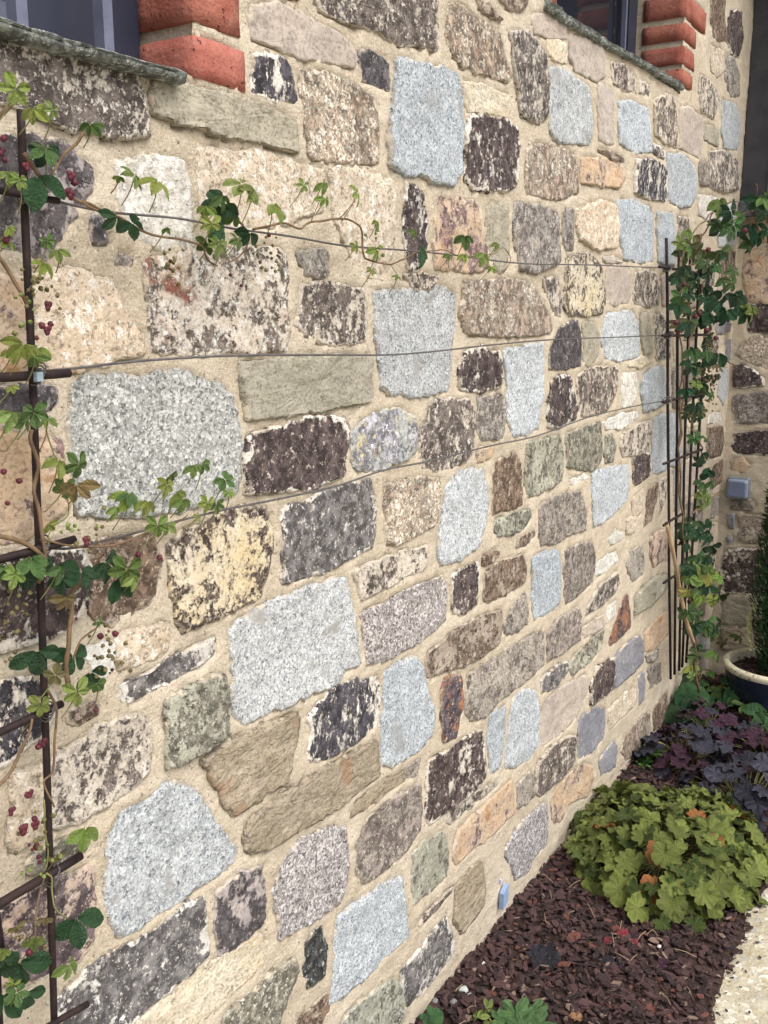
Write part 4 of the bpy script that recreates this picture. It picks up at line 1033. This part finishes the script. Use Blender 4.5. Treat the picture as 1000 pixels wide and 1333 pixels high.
for (u, v, n_) in ((925, 455, 40), (920, 480, 30), (930, 485, 16), (895, 395, 20), (925, 510, 20), (905, 335, 14)):
    V = MB(); c = onX(u, v, .09)
    for k in range(n_):
        q = c+Vector((r3.uniform(-.02, .02), r3.gauss(0, .03), r3.gauss(0, .028))); b = blob(q, r3.uniform(.002, .005), k); base = len(V.v); V.v += b.v; V.f += [tuple(base+i for i in f) for f in b.f]
    V.v = [tuple(Vector(t)-v2.location) for t in V.v]; V.build('bud_cluster', STEM, v2, True)['kind'] = 'stuff'

# ------------------------------------------------------------ lobed leaves for the bed plants
def lobed(name, mat, lobes=7, ruffle=.13, cup=.30, seed=0, deep=.27):
    rs = random.Random(seed); n = 42; rings = 5; vs = [(0, 0, 0)]; fs = []; vein = [.6]
    for i in range(1, rings+1):
        t = i/rings
        for k in range(n):
            a = 2*math.pi*k/n; g = abs(a-math.pi) ; sinus = math.exp(-((math.pi-g)/.22)**2)*.62 if False else math.exp(-(min(a, 2*math.pi-a)/.24)**2)*.70
            lob = abs(math.cos(a*lobes/2)); r = (1-deep+deep*lob**.7+.035*math.cos(a*lobes*3)+.05*noise.noise(Vector((math.cos(a)*2, math.sin(a)*2, seed))))*(1-sinus)
            z = cup*t*t*.5+ruffle*t*t*math.sin(a*lobes+seed)+.05*t*math.sin(a*3+seed)-.22*max(0, t-.7)*1.2
            z += .05*lob*t-.04*t+.16*t*noise.noise(Vector((math.cos(a)*t*2.2, math.sin(a)*t*2.2, seed+7)))
            vs.append((math.cos(a)*r*t, math.sin(a)*r*t, z)); vein.append(1.0 if (lob > .93 and t < .95) else (.35 if k % 3 == 0 else 0))
    for k in range(n): fs.append((0, 1+k, 1+(k+1) % n))
    for i in range(rings-1):
        for k in range(n): a = 1+i*n+k; b = 1+i*n+(k+1) % n; fs.append((a, a+n, b+n, b))
    me = bpy.data.meshes.new(name); me.from_pydata(vs, [], fs); me.materials.append(mat); me.polygons.foreach_set('use_smooth', [True]*len(fs))
    at = me.attributes.new('vein', 'FLOAT', 'POINT'); at.data.foreach_set('value', vein); me.update(); return me
def dome_plant(label, name, cat, base, rx, ry, h, n, size, mats, seed, group=None, flat=.35):
    t = thing(name, label, cat, base, group); rs = random.Random(seed)
    ms = [[lobed('lobed_leaf', mt, rs.choice((5, 7, 7)), seed=seed*10+j) for j in range(4)] for mt, _ in mats]
    wts = [w_ for _, w_ in mats]; stem = MB()
    for i in range(n):
        z = (i+.5)/n; th = i*2.39996+rs.uniform(-.3, .3); el = math.asin(1-z*.98); el += rs.uniform(-.12, .12)
        k = rs.uniform(.82, 1.06)*(1+.14*noise.noise(Vector((math.cos(th)*1.3, math.sin(th)*1.3, seed)))*2)
        d = Vector((math.cos(el)*math.cos(th), math.cos(el)*math.sin(th), math.sin(el)))
        p = Vector((d.x*rx*k, d.y*ry*k, .02+d.z*h*k)); s = size*rs.uniform(.60, 1.22)
        nn = (Vector((d.x*(1-flat), d.y*(1-flat), d.z+flat))+Vector((rs.gauss(0, .34), rs.gauss(0, .34), rs.gauss(0, .15)))).normalized()
        if nn.z < .12: nn.z = .12; nn.normalize()
        me = rs.choice(rs.choices(ms, wts)[0]); o = bpy.data.objects.new('leaf', me); link(o, t)
        # the sinus (leaf +X) points inwards to the crown, tip outwards
        inw = Vector((-d.x, -d.y, -.3)); inw = inw-nn*inw.dot(nn)
        if inw.length < .05: inw = Vector((1, 0, 0))-nn*nn.x
        inw.normalize(); yv = nn.cross(inw)
        M = Matrix((inw, yv, nn)).transposed() @ Euler((0, 0, rs.uniform(-.5, .5))).to_matrix(); M = M.to_4x4(); M.translation = p
        o.matrix_local = M @ Matrix.Scale(s, 4)
        b = rs.uniform(.82, 1.12); o.color = (b, b, b, 1)
        c0 = Vector((d.x*rx*.12, d.y*ry*.12, 0)); stem.tube([c0, c0.lerp(p, .55)+Vector((0, 0, .02)), p], [.0017, .0015, .0012], 4, False)
    stem.build('stalks', STEMG, t, True)['kind'] = 'stuff'
    return t
dome_plant('lime green coral bells mound with a few coral tinted leaves beside the path', 'coral_bells', 'plant', (.262, 2.50, .0), .272, .315, .128, 340, .037, [(LIME, 12), (leaf_mat('olive_coral_bells_leaf', (.070, .105, .025), (.10, .14, .035), .3, .5), 5), (CORAL, .5)], 3)
dome_plant('pewter purple coral bells with dark veins behind the lime green plant', 'coral_bells', 'plant', (.40, 2.88, .0), .20, .20, .13, 70, .040, [(PURP, 5), (PLUM, 1)], 4, 'purple coral bells')
dome_plant('slate purple coral bells at the wall side, under the plum leaved one', 'coral_bells', 'plant', (.17, 3.08, .0), .17, .17, .11, 52, .038, [(PURP, 3), (PLUM, 1)], 5, 'purple coral bells')
dome_plant('plum coloured coral bells nearest the large green leaves in the corner', 'coral_bells', 'plant', (.16, 3.36, .0), .15, .12, .09, 34, .036, [(PLUM, 4), (PURP, 2)], 6, 'purple coral bells')
dome_plant('plum and slate coral bells at the right edge near the strawberry like plant', 'coral_bells', 'plant', (.40, 3.24, .0), .16, .15, .10, 40, .038, [(PLUM, 3), (PURP, 3)], 12, 'purple coral bells')
# large soft leaves of the corner plant
def rosette(label, name, base, lst, mats, seed, cat='plant', nrm=(.2, -.5, .8)):
    t = thing(name, label, cat, base); rs = random.Random(seed)
    for (u, v, z, s) in lst:
        p = onZ(u, v, z); sz = s*depth(p)/F_PX
        o = place_leaf(rs.choice(mats), p, sz, t, rz=rs.uniform(-3, 3), normal=(nrm[0]+rs.uniform(-.3, .3), nrm[1]+rs.uniform(-.3, .3), nrm[2]), tilt=rs.uniform(-.3, .3))
        mb = MB(); mb.tube([p-t.location, (p-t.location)*.5+Vector((0, 0, .01)), (rs.uniform(-.02, .02), rs.uniform(-.02, .02), 0)], .0016, 5); mb.build('leaf_stalk', STEMG, t, True)
    return t
RND = [lobed('round_leaf', GRNLOW, 3, .03, .1, 31+k, .22) for k in range(3)]
RNDM = [lobed('round_leaf', LEAF_D, 3, .03, .1, 41+k, .22) for k in range(2)]
rosette('broad dark green three lobed leaves growing at the wall foot under the trellis', 'leafy_plant', onZ(898, 925, 0), [(892, 895, .10, 26), (905, 905, .10, 22), (885, 925, .07, 24), (900, 930, .06, 24), (918, 915, .06, 20), (912, 932, .05, 18), (896, 912, .09, 20)], RNDM+RND[:1], 21)
rosette('green rosette with rounded leaflets and one yellow leaf in front of the blue pot', 'leafy_plant', onZ(975, 925, 0), [(965, 893, .12, 36), (975, 905, .10, 40), (985, 890, .12, 38), (957, 905, .09, 34), (990, 915, .08, 38), (970, 920, .07, 34), (1000, 905, .10, 40), (1000, 930, .07, 40), (995, 945, .06, 38), (945, 915, .06, 24)], BROAD['g']+LM['m'][:1]+BROAD['m'][:1], 22)
rosette('yellowing small leaves between the pot and the corner vine', 'leafy_plant', onZ(925, 905, 0), [(930, 900, .08, 22), (940, 893, .07, 20), (918, 888, .10, 18), (925, 875, .14, 20), (938, 905, .05, 20)], LM['y'][:2]+LM['m'][:2], 23)
# bottom edge seedlings
rosette('mid green lobed seedling at the bottom edge between wall and path', 'young_plant', onZ(680, 1330, 0), [(672, 1322, .045, 26), (690, 1318, .05, 26), (655, 1330, .03, 20), (705, 1334, .035, 22), (680, 1340, .04, 24)], [lobed('lobed_leaf', leaf_mat('soft_green_leaf', (.10, .20, .075), (.14, .26, .10), .4), 9, .05, .1, 51+k) for k in range(2)], 24)
rosette('yellow green curled seedling leaf at the bottom edge of the bed', 'young_plant', onZ(630, 1325, 0), [(633, 1312, .05, 22), (622, 1325, .03, 24), (640, 1330, .03, 20)], LM['l'][3:6], 25)
rosette('small round leaved seedling touching the wall foot at the bottom', 'young_plant', onZ(563, 1330, 0), [(562, 1325, .03, 16), (556, 1336, .02, 14)], RND, 26)
TEAL = leaf_mat('teal_purple_leaf', (.035, .035, .045), (.055, .05, .066), .5, .45, spot=(.02, .02, .03))
TL = [lobed('lobed_leaf', TEAL, 7, .08, .1, 61+k) for k in range(2)]; PL = [lobed('lobed_leaf', PLUM, 7, .08, .1, 71)]
REDL = [lobed('lobed_leaf', leaf_mat('crimson_leaf', (.30, .035, .055), (.36, .07, .09), .3), 7, .08, .1, 81)]
rosette('small slate purple coral bells seedling in the bark near the wall', 'young_plant', onZ(706, 1247, 0), [(700, 1243, .035, 14), (712, 1238, .04, 14), (716, 1248, .03, 14), (703, 1252, .025, 12), (722, 1243, .03, 11)], TL, 27)
rosette('tiny grey green seedling in the middle of the bark', 'young_plant', onZ(796, 1256, 0), [(790, 1252, .02, 11), (800, 1258, .02, 12), (762, 1222, .02, 10), (808, 1265, .015, 9)], TL+PL, 28)
rosette('tiny crimson seedling in the middle of the bark', 'young_plant', onZ(812, 1222, 0), [(812, 1218, .02, 10), (792, 1228, .02, 8), (820, 1222, .015, 9), (826, 1230, .01, 8)], REDL+PL, 29)
rosette('tiny plum coloured seedling in the bark nearer the path', 'young_plant', onZ(870, 1262, 0), [(866, 1258, .02, 11), (876, 1262, .02, 12), (858, 1250, .015, 8)], PL, 30)

# bright small ground cover by the wall
def mini_leaves(name, pts, size, mat, label, cat, seed, base):
    rs = random.Random(seed); V = MB()
    for p in pts:
        nn = Vector((rs.gauss(0, .4), rs.gauss(0, .4), 1)).normalized(); a = nn.orthogonal().normalized(); a = Matrix.Rotation(rs.uniform(0, 6.3), 3, nn) @ a; b = nn.cross(a); s = size*rs.uniform(.6, 1.2)
        k = len(V.v); V.v += [tuple(p-base-a*s*.2), tuple(p-base+a*s*.35+b*s*.42), tuple(p-base+a*s*.9+b*s*.25), tuple(p-base+a*s), tuple(p-base+a*s*.9-b*s*.25), tuple(p-base+a*s*.35-b*s*.42), tuple(p-base+a*s*.4-nn*s*.1)]
        V.f += [(k+6, k, k+1), (k+6, k+1, k+2), (k+6, k+2, k+3), (k+6, k+3, k+4), (k+6, k+4, k+5), (k+6, k+5, k)]
    t = thing(name, label, cat, base); V.build('foliage', mat, t); return t
pts = []
for k in range(420):
    u, v = random.gauss(858, 9), random.gauss(980, 5.5); z = random.uniform(.01, .05); pts.append(onZ(u, v, z))
for k in range(120): pts.append(onZ(random.gauss(838, 5), random.gauss(992, 4), random.uniform(.01, .04)))
mini_leaves('ground_cover_plant', pts, .011, BRIGHT, 'bright green small leaved clump at the wall foot behind the lime green mound', 'plant', 2, onZ(855, 985, 0))

# ------------------------------------------------------------ pot with conifer
PC = Vector((.308, 3.70, 0)); PR = .180
pot = thing('plant_pot', 'dark blue glazed bowl pot with a worn cream rim in the corner', 'pot', PC)
mb = MB(); mb.lathe([(.0, .0), (PR*.62, .0), (PR*.74, .03), (PR*.90, .10), (PR*.97, .165), (PR*.985, .180)], (0, 0, 0), 48)
mb.build('bowl', simple('dark_blue_glaze', (.012, .015, .035), (.02, .025, .05), 10, .25, .5), pot, True)
mb = MB(); mb.lathe([(PR*.985, .178), (PR*1.01, .184), (PR*1.015, .196), (PR*1.0, .203), (PR*.95, .206), (PR*.88, .202), (PR*.87, .190), (PR*.86, .150), (PR*.4, .14)], (0, 0, 0), 48)
def rim_mat():
    n = NT('worn_cream_glaze'); v = n.obj
    col = n.mix(n.step(n.noise(v, 90, 6, .7), .56, .62), (.60, .56, .42), (.14, .11, .08)); return n.done(col, .5, None, .4)
mb.build('rim', rim_mat(), pot, True)
mb = MB(); ns = 40
mb.lathe([(.001, .172), (PR*.4, .172), (PR*.87, .165)], (0, 0, 0), ns); mb.build('soil', SOIL, pot, True)
con = thing('conifer', 'dark green columnar dwarf conifer growing in the blue pot', 'tree', PC+Vector((.050, 0, .17)))
rs = random.Random(44); V = MB(); HC = 1.16
def cr(z):
    t = z/HC
    return (.142*(1-t**3.2)*(.72+.28*min(1, t*5)))+.004
for k in range(20000):
    z = HC*rs.random()**.9; th = rs.uniform(0, 2*math.pi); r = cr(z)*(rs.uniform(.62, 1.0))*(1+.10*noise.noise(Vector((math.cos(th)*2.5, math.sin(th)*2.5, z*14))))
    p = Vector((r*math.cos(th), r*math.sin(th), z)); d = Vector((math.cos(th)*.75+rs.gauss(0, .25), math.sin(th)*.75+rs.gauss(0, .25), .9+rs.gauss(0, .3))).normalized()
    s = d.cross(Vector((rs.gauss(0, 1), rs.gauss(0, 1), rs.gauss(0, 1)))).normalized()*rs.uniform(.0016, .003); L = rs.uniform(.010, .022)
    b = len(V.v); V.v += [tuple(p-s), tuple(p+s), tuple(p+d*L*.6+s*.8), tuple(p+d*L), tuple(p+d*L*.6-s*.8)]; V.f.append((b, b+1, b+2, b+3, b+4))
nl = NT('conifer_needles'); vv = nl.obj
cn = nl.mix(nl.step(nl.noise(vv, 30, 4, .6), .35, .7), (.018, .045, .020), (.045, .085, .034)); nl.done(cn, .7, None, .2)
V.build('foliage', nl.m, con)
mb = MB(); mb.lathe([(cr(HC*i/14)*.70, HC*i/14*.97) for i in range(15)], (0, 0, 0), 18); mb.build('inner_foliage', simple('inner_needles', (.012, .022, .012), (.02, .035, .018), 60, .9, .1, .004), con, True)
mb = MB(); mb.tube([(0, 0, -.03), (0, 0, .3)], [.012, .008], 8); mb.build('trunk', STEM, con, True)
# pale dead frond on its left side
V = MB()
for k in range(260):
    t = rs.random(); z = .09+.17*t; p = Vector((-.118-.02*math.sin(t*3), -.06, z)) + Vector((rs.gauss(0, .004), rs.gauss(0, .01), 0)); d = Vector((-.5+rs.gauss(0, .3), rs.gauss(0, .3), .8)).normalized()
    s = d.cross(Vector((rs.gauss(0, 1), rs.gauss(0, 1), rs.gauss(0, 1)))).normalized()*.0025; L = .014; b = len(V.v); V.v += [tuple(p-s), tuple(p+s), tuple(p+d*L)]; V.f.append((b, b+1, b+2))
V.build('yellow_frond', simple('pale_dead_needles', (.36, .37, .17), None, 50, .8), con)

# ------------------------------------------------------------ bark mulch (stuff)
def bark_mat():
    n = NT('bark_chips'); v = n.obj; t = n.attr('tone'); t2 = n.attr('hue')
    col = n.mix(n.step(t, .0, .8), (.018, .011, .012), (.066, .034, .033)); col = n.mix(n.math('MULTIPLY', n.math('GREATER_THAN', t2, .95), .8), col, (.16, .06, .042))
    col = n.mix(n.math('MULTIPLY', n.math('LESS_THAN', t2, .05), .8), col, (.24, .17, .13))
    col = n.mix(n.math('MULTIPLY', n.step(n.noise(v, 140, 5, .7), .5, .7), .35), col, (.15, .10, .095))
    mp = n.new('ShaderNodeMapping'); n.put(mp.inputs['Vector'], v); mp.inputs['Scale'].default_value = (1, 3, 1)
    return n.done(col, .8, n.bump(n.noise(mp.outputs[0], 190, 5, .6), .003), .35)
BARK = bark_mat()
def chips(n, seed, posf, smin, smax, parent=None, off=Vector((0, 0, 0)), zoff=None):
    rs = random.Random(seed); V = []; Fc = []; T = []; H = []
    for i in range(n):
        x, y, zb = posf(rs)
        L = rs.uniform(smin, smax)*(1.0 if rs.random() < .85 else 1.5); Wd = L*rs.uniform(.25, .70); th = L*rs.uniform(.035, .11)
        R_ = Euler((rs.gauss(0, .27), rs.gauss(0, .27), rs.uniform(0, 6.283))).to_matrix(); t = rs.random(); h = rs.random(); b = len(V)
        c = Vector((x, y, zb))-off; m = 6; rr = [rs.uniform(.65, 1.0) for _ in range(m)]; bend = rs.uniform(-.2, .2)
        for lev in (0, 1):
            for k in range(m):
                a = 2*math.pi*k/m; px, py = math.cos(a)*L/2*rr[k], math.sin(a)*Wd/2*rr[k]; sc = .86 if lev else 1.0
                V.append(c+R_ @ Vector((px*sc, py*sc, (th if lev else 0)+bend*px*px/L*2))); T.append(t); H.append(h)
        Fc.append(tuple(b+m+k for k in range(m)))
        for k in range(m): Fc.append((b+k, b+(k+1) % m, b+m+(k+1) % m, b+m+k))
    return V, Fc, T, H
def bedpos(rs):
    while True:
        y = 1.25+2.72*rs.random()**1.25; x = rs.uniform(-.005, .56); e = path_edge(y)+rs.gauss(0, .012)
        if x < e: return x, y, soil_h(min(x, .5), y)+rs.uniform(.0, .014)-(0 if x < .51 else .004)
V, Fc, T, H = chips(13000, 77, bedpos, .011, .038)
o = mesh_obj('bark_mulch', V, Fc, BARK, None, False, attrs={'tone': T, 'hue': H}); o['kind'] = 'stuff'; o['label'] = 'dark reddish brown bark chips covering the bed'
def stray(rs):
    y = rs.uniform(1.7, 3.0); return path_edge(y)+abs(rs.gauss(0, .035)), y, .008
V, Fc, T, H = chips(170, 78, stray, .005, .016); o = mesh_obj('bark_crumbs', V, Fc, BARK, None, False, attrs={'tone': T, 'hue': H}); o['kind'] = 'stuff'; o['label'] = 'bark crumbs spilled on the pale path'
def potpos(rs):
    a, r = rs.uniform(0, 6.283), PR*.84*math.sqrt(rs.random()); return PC.x+r*math.cos(a), PC.y+r*math.sin(a), .172+rs.uniform(0, .012)
V, Fc, T, H = chips(420, 79, potpos, .010, .024, off=PC); mesh_obj('bark_topping', V, Fc, BARK, pot, False, attrs={'tone': T, 'hue': H})
# straws and twigs
V = MB(); rs = random.Random(91)
for k in range(70):
    y = rs.uniform(1.5, 3.2); x = rs.uniform(.01, path_edge(y)+.01); z = soil_h(x, y)+.018; a = rs.uniform(0, 6.3); L = rs.uniform(.015, .05)
    p = Vector((x, y, z)); d = Vector((math.cos(a), math.sin(a), rs.uniform(-.1, .3)))*L; V.tube([p, p+d*.5+Vector((0, 0, .003)), p+d], .0007, 4)
o = V.build('straw_litter', simple('dry_straw', (.30, .21, .13), (.38, .28, .18), 50, .8), None); o['kind'] = 'stuff'; o['label'] = 'dry straw and twigs scattered on the bark'

# pebbles, offcut, fallen leaves
def pebble(u, v, s, mat, label, z=.018, sq=.7):
    p = onZ(u, v, z); b = blob((0, 0, 0), s*depth(p)/F_PX*.5, u*.37); b.v = [(x, y, zz*sq) for x, y, zz in b.v]
    o = b.build('pebble', mat, None, True); o.location = p; tag(o, label, 'pebble', 'loose stones in the bark'); return o
PB1 = simple('pale_grey_pebble', (.36, .40, .39), (.46, .50, .49), 60, .85, .3, .002); PB2 = simple('dark_grey_pebble', (.16, .15, .16), (.22, .21, .21), 60, .85, .3, .002); PB3 = simple('white_pebble', (.62, .58, .54), None, 60, .8, .3, .002)
pebble(604, 1289, 13, PB1, 'largest pale grey stone in the bark near the bottom left of the bed')
pebble(612, 1296, 9, PB1, 'smaller pale grey stone touching the largest one in the bark')
pebble(590, 1304, 11, PB2, 'dark grey stone in the bark below the pale grey pair')
pebble(566, 1303, 9, PB2, 'dark stone in the bark closest to the wall at the bottom')
pebble(629, 1254, 7, PB3, 'tiny white stone in the bark near the wall foot')
pebble(882, 1252, 7, PB3, 'tiny white stone beside the plum seedling')
pebble(858, 1170+62, 6, PB3, 'tiny pale stone in the bark below the lime green mound')
pebble(875, 994, 6, PB3, 'white fragment between the lime green mound and purple leaves', .03)
pebble(853, 1313, 12, PB3, 'flat pinkish white fragment at the bottom of the bed', .015, .3)
pebble(973, 1203, 8, simple('black_pebble', (.03, .022, .02), None, 60, .8), 'black crumb lying alone on the pale path', .012)
m = MB(); a = onX(656, 1167, .012)
m.box(-.006, .006, -.014, .014, -.024, .022); m.v = [(x, y, z+(y*.5 if z > 0 else y*.3)) for x, y, z in m.v]
o = m.build('plastic_offcut', simple('pale_blue_plastic', (.22, .30, .46), (.26, .35, .52), 20, .5), None); o.location = a; tag(o, 'pale blue plastic offcut stuck upright at the wall foot', 'offcut')
m = MB(); m.box(-.002, .002, -.004, .004, -.005, .005); o = m.build('plastic_scrap', simple('lilac_plastic', (.36, .36, .58), None, 20, .5), None); o.location = onX(652, 1147, .004); tag(o, 'tiny lilac plastic scrap stuck to the mortar above the blue offcut', 'scrap')
DL = [lobed('dry_leaf', DRY, 5, .22, .5, 91+k, .3) for k in range(3)]
for (u, v, s, lab) in ((933, 946, 22, 'curled tan fallen leaf beside the broad green leaves'), (965, 943, 20, 'brown fallen leaf between the two leafy plants'), (983, 952, 22, 'rusty fallen leaf under the strawberry like plant'), (915, 955, 14, 'small pale yellow fallen leaf on the purple leaves'), (995, 965, 22, 'orange brown fallen leaf at the right edge'), (750, 1325, 20, 'pale brown dry leaf lying on the bark at the bottom edge')):
    p = onZ(u, v, .045 if v < 1000 else .03); o = bpy.data.objects.new('fallen_leaf', random.choice(DL)); link(o); o.location = p; s2 = s*depth(p)/F_PX*.55; o.scale = (s2, s2*.8, s2); o.rotation_euler = (random.uniform(-.6, .2), random.uniform(-.4, .4), random.uniform(0, 6)); tag(o, lab, 'leaf', 'fallen leaves')

S.render.engine = 'CYCLES'
